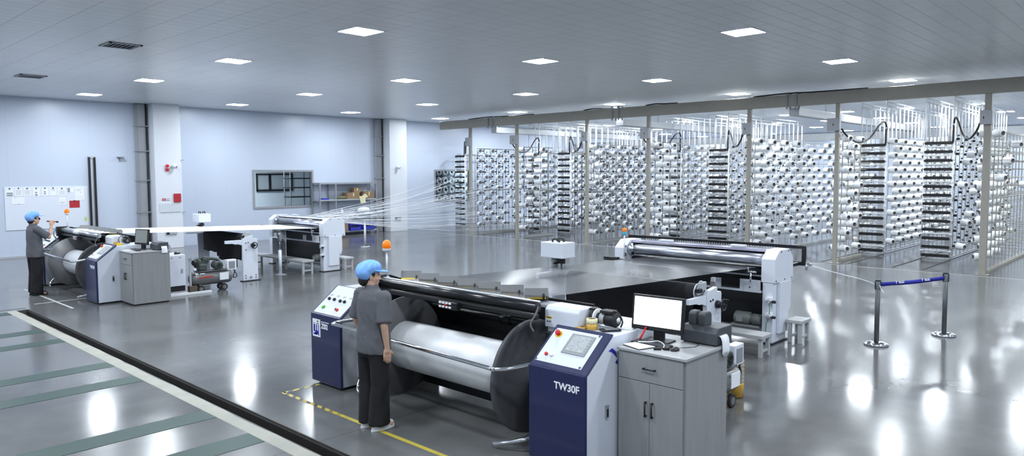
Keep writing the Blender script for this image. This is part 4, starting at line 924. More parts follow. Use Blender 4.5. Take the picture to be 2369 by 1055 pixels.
    for s in (-1, 1):
        m = MB(); d = Vector((0, s * .5, 1)).normalized(); p = Vector((X_, 6.89 + s * .04, .58))
        m.lathe(p, d, [(0, .055)] + [q for k in range(5) for q in ((.02 + k * .025, .07), (.032 + k * .025, .07), (.033 + k * .025, .055), (.044 + k * .025, .055))] + [(.16, .06), (.175, .06)], 18); m.build('cylinder_head', comp_dark, pm)
    MB().lathe((X_ + .09, 6.72, .66), (.3, -1, 0), [(0, .03), (.02, .06), (.06, .06), (.07, .05)], 16).build('air_filter', black, pm)
    fl = MB().lathe((X_ - .09, 6.89, .60), (-1, 0, 0), [(0, .13), (.03, .13)], 28).build('flywheel', comp_dark, t)
    mt = MB().lathe((X_ - .12, 7.22, .56), (1, 0, 0), [(0, .07), (.01, .085), (.2, .085), (.21, .095), (.25, .095), (.26, .07)], 26).build('motor', comp_dark, t)
    m = MB()
    for k in range(8): a = k * PI / 4; m.tube([(X_ + .14, 7.22 + .07 * math.cos(a), .56 + .07 * math.sin(a)), (X_ + .145, 7.22, .56)], .006, 5)
    m.tube([(X_ + .143, 7.22 + .045 * math.cos(a * PI / 10), .56 + .045 * math.sin(a * PI / 10)) for a in range(21)], .005, 5); m.build('fan_grille', black, mt)
    MB().tube([(X_ - .1, 6.95, .74), (X_ - .1, 7.1, .71), (X_ - .1, 7.28, .67), (X_ - .1, 7.33, .6)], .035, 10, smooth_path=4).build('belt_guard', comp_dark, t)
    sw = MB().box(X_ - .02, X_ + .09, 7.42, 7.64, .43, .66).build('switch_box', cab_white if not far else paper, t, bevel=.008)
    MB().box(X_ + .088, X_ + .096, 7.46, 7.60, .46, .62).build('switch_plate', paper_ink, sw)
    MB().box(X_ - .06, X_ + .03, 7.64, 7.70, .46, .64).build('contact_cover', printer_grey, sw, bevel=.01)
    m = MB(); m.tube([(X_, 7.40, .44), (X_ + .02, 7.48, .40), (X_ + .02, 7.52, .46)], .01, smooth_path=5); m.build('pipe', black, t)
    m = MB(); m.tube([(X_ + .05, 7.56, .44), (X_ + .06, 7.6, .40), (X_ + .05, 7.66, .28), (X_, 7.6, .24), (X_ + .04, 7.60, .34), (X_ + .06, 7.62, .42)], .009, smooth_path=6); m.build('coiled_cable', black, t)
    MB().cyl((X_, 6.72, .43), (X_, 6.72, .50), .012, n=8).build('gauge_stem', steel, t); MB().cyl((X_ + .03, 6.72, .515), (X_ + .06, 6.72, .515), .03, n=14).build('gauge', white_ink, t)
    if not far:
        t = thing('drum_bottle', 'ribbed clear plastic bottle of orange liquid behind the near compressor', 'bottle', (-3.76, 7.74, 0))
        MB().lathe((-3.76, 7.74, .0), (0, 0, 1), [(0, .08), (.01, .10), (.15, .10), (.17, .098)], 24).build('orange_base', amber_tape, t)
        MB().lathe((-3.76, 7.74, .17), (0, 0, 1), [(0, .098)] + [q for k in range(6) for q in ((.012 + k * .045, .102), (.03 + k * .045, .102), (.04 + k * .045, .094))] + [(.31, .085), (.36, .05), (.40, .03), (.43, .03)], 24).build('clear_body', mat('bottle_plastic', (.75, .66, .48), .15, trans=.5, coat=.4), t)
    OFF = Vector((0, 0, 0))
warping_line(False)
warping_line(True)

# ------------------------------------------------------------------ things only the far line shows
OFF = Vector((-12, 0, 0))
t = thing('control_cabinet', 'low white control cabinet on white rails behind the far operator cabinet', 'control cabinet', (-3.9, 6.3, .2))
MB().box(-4.2, -3.6, 6.08, 6.50, .2, .86).build('cabinet_body', cab_white, t, bevel=.008)
for y in (6.22, 6.39): MB().cyl((-3.6, y, .80), (-3.594, y, .80), .022, n=16).build('pilot_lens', grey_light, t); MB().box(-3.6, -3.596, y - .03, y + .03, .745, .765).build('lens_caption', paper, t)
MB().box(-3.6, -3.59, 6.40, 6.44, .47, .56).build('door_lock', grey_paint, t)
MB().box(-4.1, -3.65, 6.1, 6.5, .08, .2).build('base_frame', black_steel, t)
m = MB(); m.prism([(0, 0), (.15, 0), (.15, .1), (.12, .2), (.07, .22), (.03, .14)], side_M(-3.95, 6.2, .86), .02); o = m.build('bracket_plate', grey_paint); tag(o, 'grey shaped metal plate standing on the low white control cabinet', 'plate')
t = thing('desk_telephone', 'white keypad unit lying on the low white control cabinet', 'keypad', (-3.75, 6.18, .86))
M = Matrix.Translation((-3.74, 6.18, .862)) @ Matrix.Rotation(.3, 4, 'Z')
MB().obox(M, -.1, .1, -.08, .08, 0, .04).build('unit_body', paper, t, bevel=.008); MB().obox(M, -.07, .05, -.05, .05, .04, .044).build('keypad', grey_paint, t)
t = thing('tool_grip', 'small black tool lying at back of low white control cabinet', 'tool', (-3.75, 6.40, .86))
m = MB(); m.cyl((-3.72, 6.33, .88), (-3.78, 6.46, .88), .02, n=10); m.sphere((-3.74, 6.36, .89), .03); m.build('tool_body', black, t)
for k, y in enumerate((-3.50, -3.62)):
    o = MB().box(y - .02, y + .02, 5.95, 7.0 if k == 0 else 6.6, 0, .05).build('floor_rail', white_tube, bevel=.005); tag(o, 'white rail on the floor beside the low control cabinet, ' + ('outer longer one' if k == 0 else 'inner shorter one'), 'rail', 'white floor rails')
t = thing('level_gauge', 'thin upright sight tube on a stained block beside low control cabinet', 'gauge', (-3.6, 6.62, 0))
MB().box(-3.66, -3.54, 6.55, 6.72, 0, .17).build('gauge_base', mat('brown_block', (.09, .07, .05), .7, var=.4), t, bevel=.01)
MB().box(-3.63, -3.59, 6.58, 6.62, .17, .75).build('sight_tube', grey_light, t, bevel=.006); MB().cyl((-3.64, 6.6, .74), (-3.58, 6.6, .74), .035, n=14).build('gauge_head', steel, t)
MB().tube([(-3.6, 6.64, .3), (-3.58, 6.68, .42), (-3.6, 6.72, .3), (-3.58, 6.75, .18)], .008, smooth_path=5).build('gauge_hose', black, t)
OFF = Vector((0, 0, 0))

# ------------------------------------------------------------------ floor tapes
def tape(y, x0, x1, m_, nm): struct(MB().box(x0, x1, y - .025, y + .025, .0005, .0016).build(nm, m_, loc=(0, 0, 0)))
tape(4.29, -7.7, -3.2, hazard, 'trim_20'); struct(MB().box(-7.7, -7.65, 4.29, 4.76, .0005, .0016).build('trim_21', hazard, loc=(0, 0, 0)))
tape(4.33, -19.0, -15.6, white_tape, 'trim_22')
struct(MB().box(-16.7, -16.66, 3.95, 5.0, .0005, .0016).build('trim_23', white_tape))
# ------------------------------------------------------------------ belt barrier
def stanchion(x, y, lab, h=.98, light=False):
    t = thing('barrier_post', lab, 'barrier post', (x, y, 0), 'belt barrier posts')
    MB().lathe((x, y, 0), (0, 0, 1), [(0, .165), (.012, .17), (.03, .165), (.05, .12), (.056, .05), (.056, 0)], 40).build('base', chrome, t)
    MB().cyl((x, y, .05), (x, y, h - .10), .034, n=20).build('pole', pole_grey if not light else white_tube, t)
    m = MB(); m.lathe((x, y, h - .14), (0, 0, 1), [(0, .036), (.13, .036), (.14, .034)], 20); m.build('head', steel if light is False else white_tube, t)
    MB().lathe((x, y, h - .02), (0, 0, 1), [(0, .037), (.02, .037), (.022, .03)], 20).build('cap', black, t)
    for k in range(2):
        a = k * PI + .4; M = Matrix.Translation((x, y, h - .14)) @ Matrix.Rotation(a, 4, 'Z'); MB().obox(M, .030, .042, -.016, .016, 0, .12).build('belt_slot', black, t)
    return t
s1 = stanchion(-3.38, 11.5, 'nearer chrome-based barrier post, string tied to its head', .97)
s2 = stanchion(-2.81, 12.88, 'farther chrome-based barrier post at the right end of the blue belt', .99)
stanchion(-21.08, 15.03, 'lone pale barrier post standing before the storage shelf', .98, True)
a = Vector((-3.38, 11.5, .90)); b = Vector((-2.81, 12.88, .905)); d = (b - a); L_ = d.length; d.normalize(); nrm = Vector((d.y, -d.x, 0))
vs = []; fs = []; K = 24
for k in range(K + 1):
    u = k / K; p = a + d * (.03 + (L_ - .06) * u); s = -.012 * math.sin(PI * u); tw = .35 * math.sin(PI * u) * math.sin(3 * PI * u)
    e = (Vector((0, 0, 1)) * math.cos(tw) + nrm * math.sin(tw)) * .03
    for q in (-1, 1): vs += [tuple(p + e * q + Vector((0, 0, s)) + nrm * .001), tuple(p + e * q + Vector((0, 0, s)) - nrm * .001)]
for k in range(K):
    i = 4 * k; fs += [(i, i + 2, i + 6, i + 4), (i + 1, i + 5, i + 7, i + 3), (i, i + 4, i + 5, i + 1), (i + 2, i + 3, i + 7, i + 6)]
bl = MB().add(vs, fs, 0, True).build('barrier_belt', belt_blue); tag(bl, 'blue printed belt stretched between the two chrome-based barrier posts', 'belt')
for u in (.24, .62):
    p = a + d * (L_ * u) + Vector((0, 0, -.010)) + nrm * .012
    M = Matrix((d, Vector((0, 0, 1)), nrm)).transposed().to_4x4(); M.translation = p
    text_mesh('lettering', 'T', .05, M, white_ink, bl, .0006, .003)
    M.translation = p + d * .06; text_mesh('lettering', 'YiLULi', .045, M, white_ink, bl, .0006, .002)
o = MB().tube([(-4.40, 11.53, 1.10), (-4.0, 11.52, 1.02), (-3.6, 11.51, .95), (-3.42, 11.50, .90), (-3.34, 11.47, .885), (-3.33, 11.45, .86), (-3.28, 11.43, .80)], .0045, 6, smooth_path=6).build('tie_string', white_ink); tag(o, 'thin white string from black frame clamp to the nearer barrier post', 'string')
# ------------------------------------------------------------------ creel hall
PX_ = [-22.18, -19.54, -16.10, -13.52, -9.97, -7.39, -3.84]; YP = 21.2
PN = ['leftmost beam post', 'second beam post', 'third beam post', 'fourth beam post', 'fifth beam post', 'sixth beam post', 'rightmost beam post']
t = thing('overhead_beam', 'long beige steel beam crossing above the front of the yarn creels', 'beam', (-10, YP, 4.46))
MB().box(-24.0, 2.5, YP - .1, YP + .1, 4.46, 4.80).build('beam_body', beige_steel, t, bevel=.006)
for x in (-20.9, -14.8, -8.66, -2.6):
    for dx in (-.13, .13): 
        m = MB(); m.box(x + dx - .025, x + dx + .025, YP - .13, YP - .1, 4.38, 4.86); m.box(x + dx - .025, x + dx + .025, YP + .1, YP + .13, 4.38, 4.86); m.box(x + dx - .025, x + dx + .025, YP - .13, YP + .13, 4.83, 4.86); m.build('beam_clamp', grey_paint, t)
for x0, x1 in ((-22.2, -18.6), (-13.6, -12.4), (-9.9, -6.6), (-16.2, -14.9)):
    MB().tube([(x0, YP - .07, 4.81), (x0 + (x1 - x0) * .3, YP - .05, 4.84), (x0 + (x1 - x0) * .6, YP - .06, 4.82), (x1, YP - .07, 4.81)], .022, 6, smooth_path=4).build('cable', black, t)
for i, x in enumerate(PX_):
    t = thing('beam_post', 'beige steel post under the creel beam, ' + ('leftmost of seven' if i == 0 else 'rightmost of seven' if i == 6 else ordn(i) + ' of seven from the left'), 'post', (x, YP, 0), 'posts under the creel beam')
    pw = .075 if i == 6 else .055
    MB().box(x - pw, x + pw, YP - pw, YP + pw, .012, 4.46).build('post_body', beige_steel, t, bevel=.008)
    MB().box(x - .14, x + .14, YP - .14, YP + .14, 0, .012).build('foot_plate', beige_steel, t)
    if i % 2 == 0: jb = MB().box(x - .15, x + .11, YP - .17, YP - pw, 3.70, 4.05).build('junction_box', trunk_m, t, bevel=.006)
    else: jb = MB().box(x - .24, x + .10, YP - .17, YP - pw, 3.70, 4.05).build('junction_box', trunk_m, t, bevel=.006)
    m = MB(); m.box(x - .08, x - .06, YP - .178, YP - .17, 3.84, 3.90); m.build('box_lock', black, jb)
for k, x in enumerate((-21.1, -14.9, -8.75)):
    t = thing('cable_trunking', 'grey rectangular cable trunk hung under the beam, ' + ('leftmost', 'middle', 'rightmost')[k] + ' of three', 'cable trunk', (x, 27, 4.2), 'cable trunks over the creels')
    MB().box(x - .15, x + .15, 21.5, 33.6, 4.22, 4.45).build('trunk_body', trunk_m, t, bevel=.006)
    for y in (24, 28.5, 33): MB().cyl((x, y, 4.45), (x, y, ZC), .012, n=6).build('hanger_rod', galv, t)
t = thing('rear_beam', 'grey rear steel beam running above the far ends of creels', 'beam', (-10, 33.9, 4.0))
MB().box(-26.4, 2.5, 33.8, 34.0, 3.98, 4.3).build('beam_body', trunk_m, t)
for i, x in enumerate(PX_):
    MB().box(x - .09, x + .09, 33.82, 33.98, 0, 3.98).build('rear_post', grey_paint, t)

# creel bobbin and lattices
R_ROW = .445
def slots(col): return [(.40 + R_ROW * k) for k in range(7)] + [3.50] if col % 2 == 0 else [(.62 + R_ROW * k) for k in range(7)]
PIT = .50
BOB = []        # (x, y, z, sign, frame text, column, row)
def lattice(name, lab, x, y0, y1, sides, grp, frame_txt, rods=dark_rod, jut=.34, depth=0., empties=(), discs=(), pit=None):
    """upright rods with rails and pegs; bobbins are things of their own that sit on the pegs"""
    PIT = pit or .50
    t = thing(name, lab, 'creel frame', (x, (y0 + y1) / 2, 0), grp)
    m = MB(); n = int((y1 - y0) / PIT)
    faces = [x] if depth == 0 else [x - depth / 2, x + depth / 2]
    for f in faces:
        for k in range(n + 1): yy = y0 + PIT * k; m.box(f - .011, f + .011, yy - .011, yy + .011, .08, 3.62)
        for z in (.08, 1.86, 3.60): m.box(f - .016, f + .016, y0 - .02, y1 + .02, z - .016, z + .016)
    for k in range(n + 1):
        for r, z in enumerate(slots(k)):
            for s in sides:
                f = faces[0] if s < 0 else faces[-1]; yy = y0 + PIT * k
                m.cyl((f, yy, z), (f + s * jut, yy, z), .008, n=5)
    m.build('rod_lattice', rods, t)
    if discs:
        m = MB()
        for k in range(n + 1):
            for r, z in enumerate(slots(k)):
                for s in discs:
                    f = faces[0] if s < 0 else faces[-1]; yy = y0 + PIT * k + .08
                    m.cyl((f + s * .30, yy - .08, z), (f + s * .36, yy - .08, z), .03, n=7)
        o = m.build('tension_disc', tension_m, t); o['kind'] = 'stuff'
    m = MB(); m.box(x - max(depth / 2, .05), x + max(depth / 2, .05), y0, y1, .0, .07); m.build('base_rail', galv if rods is not beige_steel else beige_steel, t)
    for k in range(n + 1):
        for r, z in enumerate(slots(k)):
            for s in sides:
                if s in empties and not (s > 0 and z > 1.9 and (2 * k + 3 * r) % 7 == 0): continue
                f = faces[0] if s < 0 else faces[-1]
                if s < 0 and k > (1 if y1 > 30 else 4) and not empties: continue
                if s < 0 and k > 5: continue
                if y1 < 30 and s > 0 and k > 2: continue
                if random.random() < (.09 if y1 > 30 else .22): continue
                BOB.append((f + s * (jut - .30), y0 + PIT * k, z, s, frame_txt, k, r))
    return t
for i in (0, 2, 4):
    lattice('bobbin_creel', 'long fixed creel frame of rods running back from the ' + PN[i], PX_[i], 21.62, 32.6, (1, -1) if i else (1,), 'fixed creel frames', PN[i] + ' frame', galv if i > 2 else dark_rod, discs=(1,) if i < 4 else (), pit=.38 if i < 4 else .47)
for i in (1, 3, 5):
    lattice('bobbin_creel', 'short fixed creel frame of rods running back from the ' + PN[i], PX_[i], 21.62, 23.35, (1, -1), 'fixed creel frames', PN[i] + ' frame', beige_steel if i == 5 else dark_rod)
lattice('bobbin_creel', 'beige creel frame of half-empty pegs running back from the rightmost beam post', PX_[6], 21.62, 32.6, (1, -1), 'fixed creel frames', PN[6] + ' frame', beige_steel, jut=.36, empties=(1,))

GATES = [(-26.15, -25.5, 24.0, 'creel trolley beside left wall', 0), (-21.6, -20.97, 24.2, 'second creel trolley', 1), (-19.9, -19.26, 24.2, 'third creel trolley', 2), (-15.16, -14.5, 25.0, 'fourth creel trolley', 3), (-13.3, -12.55, 25.0, 'fifth creel trolley', 4), (-7.78, -7.06, 24.4, 'sixth creel trolley', 5), (-5.90, -5.17, 24.0, 'rightmost creel trolley', 6)]
bar_me = {}
for (x0, x1, y, nm, gi) in GATES:
    t = thing('creel_trolley', 'white-posted creel trolley with black rungs, ' + ('leftmost by the wall' if gi == 0 else 'rightmost' if gi == 6 else ordn(gi) + ' from the left'), 'creel trolley', ((x0 + x1) / 2, y, 0), 'creel trolleys')
    y1 = 32.0 if gi else 27.0; w = x1 - x0
    for x in (x0, x1):
        u = MB(); u.cyl((x, y, .0), (x, y, 3.44), .028, n=10); up_ = u.build('upright', white_tube, t)
        for z in (.25, .75, 1.5, 2.25, 2.9): MB().sphere((x, y, z), .042, nu=10, nv=6).build('joint', white_tube, up_)
        MB().cyl((x - .015, y, .04), (x + .015, y, .04), .045, n=14).build('caster', grey_light, t)
    for k in range(14):
        z = .12 + .251 * k
        m = MB(); m.box(x0 + .04, x1 - .04, y - .03, y + .03, z - .044, z + .044)
        for xx in (x0 + .035, x1 - .035): m.cyl((xx, y - .05, z), (xx, y + .05, z), .038, n=8)
        m.build('tension_bar', tension_m, t)
        if k % 2 == 1 or k > 11: MB().cyl((x0, y - .01, z - .11), (x1, y - .01, z - .11), .022, n=8).build('cross_tube', white_tube, t)
        else: MB().cyl((x0, y, z - .10), (x1, y, z - .10), .010, n=6).build('cross_tube', galv, t)
    # side lattices
    m = MB(); n = int((y1 - y) / PIT)
    for f in (x0, x1):
        for k in range(n + 1): yy = y + .3 + PIT * k; m.box(f - .010, f + .010, yy - .010, yy + .010, .08, 3.5)
        for z in (.08, 1.72, 3.44): m.box(f - .016, f + .016, y, y1, z - .016, z + .016)
        for k in range(n + 1):
            for z in slots(k): s = 1 if f == x1 else -1; m.cyl((f, y + .3 + PIT * k, z), (f + s * .22, y + .3 + PIT * k, z), .008, n=5)
    m.build('rod_lattice', galv if gi > 2 else dark_rod, t)
    if gi in (0, 2, 4, 6):
        m = MB()
        for k in range(n + 1):
            for z in slots(k): 
                yy = y + .3 + PIT * k
                m.cyl((x1 + .01, yy, z), (x1 + .09, yy, z), .038, n=7); m.cyl((x1 + .01, yy + .14, z + .10), (x1 + .05, yy + .14, z + .10), .024, n=7)
        o = m.build('tension_disc', tension_m, t); o['kind'] = 'stuff'
    # guard rails above the trolley
    if gi:
        m = MB()
        for f in (x0, x1):
            for k in range(int((y1 - y) / .45) + 1): yy = y + .45 * k; m.cyl((f, yy, 3.44), (f, yy, 4.58), .019, n=6)
            m.cyl((f, y, 4.58), (f, y1, 4.58), .024, n=6); m.cyl((f, y, 4.70), (f, y1, 4.70), .02, n=6)
            for k in range(int((y1 - y) / .9) + 1): yy = y + .9 * k; m.cyl((f, yy, 4.58), (f, yy, 4.70), .010, n=5)
        m.build('guard_rail_lattice', white_tube, t)
        MB().cyl((x1, y - .02, 3.44), (x1, y - .02, 4.76), .024, n=8).build('guard_post', white_tube, t)
    for k in range(n + 1):
        for r, z in enumerate(slots(k)):
            if gi in (1, 3, 5): BOB.append((x1 + .03, y + .3 + PIT * k, z, 1, nm, k, r))
            if gi in (1, 2, 3, 4, 5) and k < 2: BOB.append((x0 - .03, y + .3 + PIT * k, z, -1, nm, k, r))
            if gi in (2, 4, 6) and (k * 3 + r * 5) % 4 == 0: BOB.append((x1 + .12, y + .3 + PIT * k, z, 1, nm, k, r))
# hoses from the junction boxes
for k, (pi, gi) in enumerate(((0, 0), (1, 1), (2, 2), (3, 3), (4, 4), (5, 5), (6, 6))):
    px, g = PX_[pi], GATES[gi]; gx = (g[0] if px < g[0] else g[1]); gy = g[2] - .02
    A = Vector((px + (.15 if gx > px else -.15), YP - .12, 3.74)); B = Vector((gx, gy, 4.0))
    pth = [A, A.lerp(B, .12) + Vector((0, 0, -.22)), A.lerp(B, .35) + Vector((0, -.02, -.42)), A.lerp(B, .6) + Vector((0, 0, -.35)), A.lerp(B, .82) + Vector((0, 0, -.0)), A.lerp(B, .94) + Vector((0, 0, .10)), B + Vector((0, 0, -.06)), Vector((gx, gy - .03, 3.75)), Vector((gx, gy - .03, 3.40))]
    if gi in (0,): pth = [A, A.lerp(B, .3) + Vector((0, 0, -.4)), A.lerp(B, .7) + Vector((0, 0, -.1)), B + Vector((0, 0, .05)), Vector((gx, gy - .03, 3.4))]
    o = MB().tube(pth, .027, 8, smooth_path=6).build('corrugated_hose', hose_m)
    tag(o, 'black flexible hose looping from the ' + PN[pi] + ' to a trolley', 'hose', 'hoses of the creel trolleys')
# dark guide tracks and the pale joint in the floor
k = 50
for (x0, x1, y, nm, gi) in GATES[1:]:
    for x in (x0, x1): struct(MB().box(x - .035, x + .035, 21.3, 33.5, .0005, .003).build('trim_%d' % k, drain_m)); k += 1
k += 1; struct(MB().box(-24, 7.9, 20.86, 38, -.001, .0005).build('trim_%d' % k, creel_floor, loc=(0, 0, 0))); k += 1
struct(MB().box(-24, 7, 20.80, 20.86, .0004, .003).build('trim_%d' % k, pale_joint))
# ---- bobbins: 300 largest as things, the rest as stuff
TILT = .45
def bobbin_shape(m, x, y, z, s, n=20, lo=False):
    pr = [(0, .045), (.0, .09), (.012, .101), (.19, .095), (.22, .087), (.22, .05)] if not lo else [(0, .09), (.02, .101), (.22, .09)]
    ax = (s * math.cos(TILT), -math.sin(TILT), 0)
    m.lathe((x, y, z), ax, pr, n, 0, True, caps=False)
    m.lathe((x, y, z), ax, [(-.015, .045), (.242, .052), (.242, .042), (.19, .037), (.18, 0)] if not lo else [(.221, .06), (.221, 0)], n if not lo else n, 1, True, caps=False)
def proj(p):
    d = Vector(p) - Vector((0, 0, 2.55)); zc = d.dot(fw); return (1170.5 + F0 * d.dot(r2) / zc, 515 - F0 * d.dot(u2) / zc, zc)
def hidden(b):
    """bobbins behind a nearer frame side: keep the camera-facing ones and the few that jut past a post"""
    return b[3] < 0 and b[5] > 2
vis = [b for b in BOB if 0 < proj(b[:3])[0] < 2365 and not hidden(b)]
vis.sort(key=lambda b: proj(b[:3])[2])
near = vis[:300]; ns = set(id(b) for b in near); rest = [b for b in BOB if id(b) not in ns]
protos = {}
for b in near:
    x, y, z, s, ft, c, r = b
    lab = 'white yarn bobbin, %s up in %s column, %s side of %s' % (ordn(r), ordn(c), 'right' if s > 0 else 'left', ft)
    if s not in protos:
        m = MB(); bobbin_shape(m, x, y, z, s); o = m.build('yarn_bobbin', [bobbin_m, tube_core], None, loc=(x, y, z)); protos[s] = o
    else:
        o = protos[s].copy(); COL.objects.link(o); o.location = (x, y, z)
    o.rotation_euler = (0, 0, random.uniform(-.10, .10))
    tag(o, lab, 'bobbin', 'yarn bobbins on the creels')
m = MB()
for b in rest: bobbin_shape(m, *b[:4], n=10, lo=True)
o = m.build('yarn_bobbin_mass', [bobbin_m, tube_core]); tag(o, 'remaining white yarn bobbins farther back along the creel frames', 'bobbins', 'yarn bobbins on the creels', 'stuff')
# ---- yarns running from the creels to the far draw-off stand
m = MB(); rnd = random.Random(3)
for k in range(64):
    u = rnd.random(); A = Vector((-16.8 - 2.2 * u, 11.05, 1.30 - .02 * rnd.random()))
    g = rnd.choice([0, 0, 0, 1, 1]); G = GATES[g]; z = rnd.choice([.12 + .251 * q for q in range(11)])
    B = Vector((rnd.uniform(G[0] + .05, G[1] - .05), G[2] - .04, z)); C_ = A.lerp(B, .5) + Vector((0, 0, -.10 - .1 * rnd.random()))
    m.tube([A, C_, B], .0036, 4, smooth_path=5)
o = m.build('yarn_strands', white_yarn); tag(o, 'fan of thin white yarns running from left creels to far draw-off stand', 'yarns', None, 'stuff')
# ------------------------------------------------------------------ people
def blob(name, prims, m_, parent, M, voxel=.008, smooth=4):
    """one continuous skin grown over overlapping solids (capsules, tapered tubes, ellipsoids)"""
    mb = MB()
    for p in prims:
        if p[0] == 'cap':
            _, a, b, ra, rb = p; a = Vector(a); b = Vector(b); d = b - a; L = d.length
            prof = [(-ra * math.cos(q * PI / 12) , max(1e-4, ra * math.sin(q * PI / 12))) for q in range(0, 7)]
            prof += [(L + rb * math.sin(q * PI / 12), max(1e-4, rb * math.cos(q * PI / 12))) for q in range(0, 7)]
            mb.lathe(a, d, prof, 16)
        elif p[0] == 'cone':
            _, a, b, ra, rb = p; mb.cyl(a, b, ra, rb, n=20)
        elif p[0] == 'ell':
            c, r = p[1], p[2]; q = MB(); q.sphere((0, 0, 0), r, nu=20, nv=14)
            E = Euler(p[3] if len(p) > 3 else (0, 0, 0)).to_matrix(); mb.add([Vector(c) + E @ v for v in q.v], q.f, 0, True)
        elif p[0] == 'loft':      # stacked elliptical rings (cx, cy, z, rx, ry)
            rg = p[1]; n = 24; vs = []; fs = []
            for (cx, cy, z, rx, ry) in rg:
                for k in range(n): g = 2 * PI * k / n; vs.append((cx + rx * math.cos(g), cy + ry * math.sin(g), z))
            for i in range(len(rg) - 1):
                for k in range(n): fs.append((i * n + k, i * n + (k + 1) % n, (i + 1) * n + (k + 1) % n, (i + 1) * n + k))
            fs.append(tuple(range(n))[::-1]); fs.append(tuple((len(rg) - 1) * n + k for k in range(n))); mb.add(vs, fs, 0, True)
        elif p[0] == 'box':
            _, MM, a, b, c = p; mb.obox(MM, -a, a, -b, b, -c, c)
    vs = [M @ v for v in mb.v]
    me = bpy.data.meshes.new(name); me.from_pydata(vs, [], mb.f); me.update()
    bm = bmesh.new(); bm.from_mesh(me); bmesh.ops.recalc_face_normals(bm, faces=bm.faces); bm.to_mesh(me); bm.free()
    o = bpy.data.objects.new(name, me); COL.objects.link(o)
    r = o.modifiers.new('r', 'REMESH'); r.mode = 'VOXEL'; r.voxel_size = voxel; r.use_smooth_shade = True
    if smooth: s = o.modifiers.new('s', 'SMOOTH'); s.factor = .5; s.iterations = smooth
    me2 = bpy.data.meshes.new_from_object(o.evaluated_get(bpy.context.evaluated_depsgraph_get()))
    bpy.data.objects.remove(o); me2.name = name
    for p in me2.polygons: p.use_smooth = True
    me2.materials.clear(); me2.materials.append(m_)
    o = bpy.data.objects.new(name, me2); COL.objects.link(o)
    if parent is not None: me2.transform(Matrix.Translation(-world_loc(parent))); o.parent = parent
    return o
def hand_prims(W, fdir, palm_n, thumb, curl, flip=1, s=1.):
    """palm with four fingers of unequal length and a thumb from the side of the palm. W wrist, fdir towards the fingertips, palm_n the side the palm faces"""
    W = Vector(W); f = Vector(fdir).normalized(); n = Vector(palm_n); n = (n - f * n.dot(f)).normalized(); t = Vector(thumb); t = (t - f * t.dot(f) - n * t.dot(n)).normalized()
    MM = Matrix((t, f, n)).transposed().to_4x4(); MM.translation = W + f * .045 * s
    P = [('cap', W - f * .02, W + f * .03 * s, .026 * s, .027 * s)]
    for k in range(4): o = t * (.030 - .02 * k) * s; P.append(('cap', W + f * .025 * s + o * .7, W + f * .085 * s + o, .0135 * s, .0115 * s))
    L = [.072, .080, .074, .058]; 
    for k in range(4):
        b = W + f * (.085 + (.004 if k in (1, 2) else 0)) * s + t * (.030 - .02 * k) * s; d = f; p = b
        for j, q in enumerate((.45, .32, .25)):
            a = curl * (.5, 1., .8)[j] + .04 * k; d = (d * math.cos(a) + n * math.sin(a)).normalized()
            e = p + d * L[k] * q * s; P.append(('cap', p, e, (.0095 - .0008 * j) * s, (.0088 - .0008 * j) * s)); p = e
    b = W + f * .03 * s + t * .028 * s; d = (t * .75 + f * .75 + n * .25).normalized(); e = b + d * .035 * s; P.append(('cap', b, e, .0125 * s, .0105 * s))
    d2 = (f * .8 + n * (.5 + curl * .4) + t * .25).normalized(); e2 = e + d2 * .028 * s; P.append(('cap', e, e2, .010 * s, .009 * s)); P.append(('cap', e2, e2 + (d2 + n * .3).normalized() * .02 * s, .009 * s, .0078 * s))
    return P
def head_prims(H, heading_tilt=0):
    x, y, z = H        # centre of the head, facing +Y
    e = lambda c, r, *a: ('ell', (x + c[0], y + c[1], z + c[2]), r, *a)
    return [e((0, -.012, .025), (.074, .094, .088)), e((0, .012, -.03), (.064, .076, .085)), e((0, .032, -.085), (.044, .050, .032)), e((0, .060, -.092), (.022, .022, .02)),
            e((0, .086, -.010), (.010, .016, .028), (-.35, 0, 0)), e((0, .098, -.028), (.013, .013, .011)), e((.009, .093, -.032), (.008, .01, .007)), e((-.009, .093, -.032), (.008, .01, .007)),
            e((0, .081, -.056), (.022, .010, .006)), e((0, .079, -.066), (.019, .011, .007)), e((.03, .066, .012), (.024, .014, .008)), e((-.03, .066, .012), (.024, .014, .008)),
            e((.034, .055, -.03), (.026, .025, .022)), e((-.034, .055, -.03), (.026, .025, .022)),
            e((.074, -.008, -.012), (.007, .018, .031), (0, 0, .25)), e((-.074, -.008, -.012), (.007, .018, .031), (0, 0, -.25)),
            ('cap', (x, y - .03, z - .16), (x, y - .012, z - .03), .056, .054)]
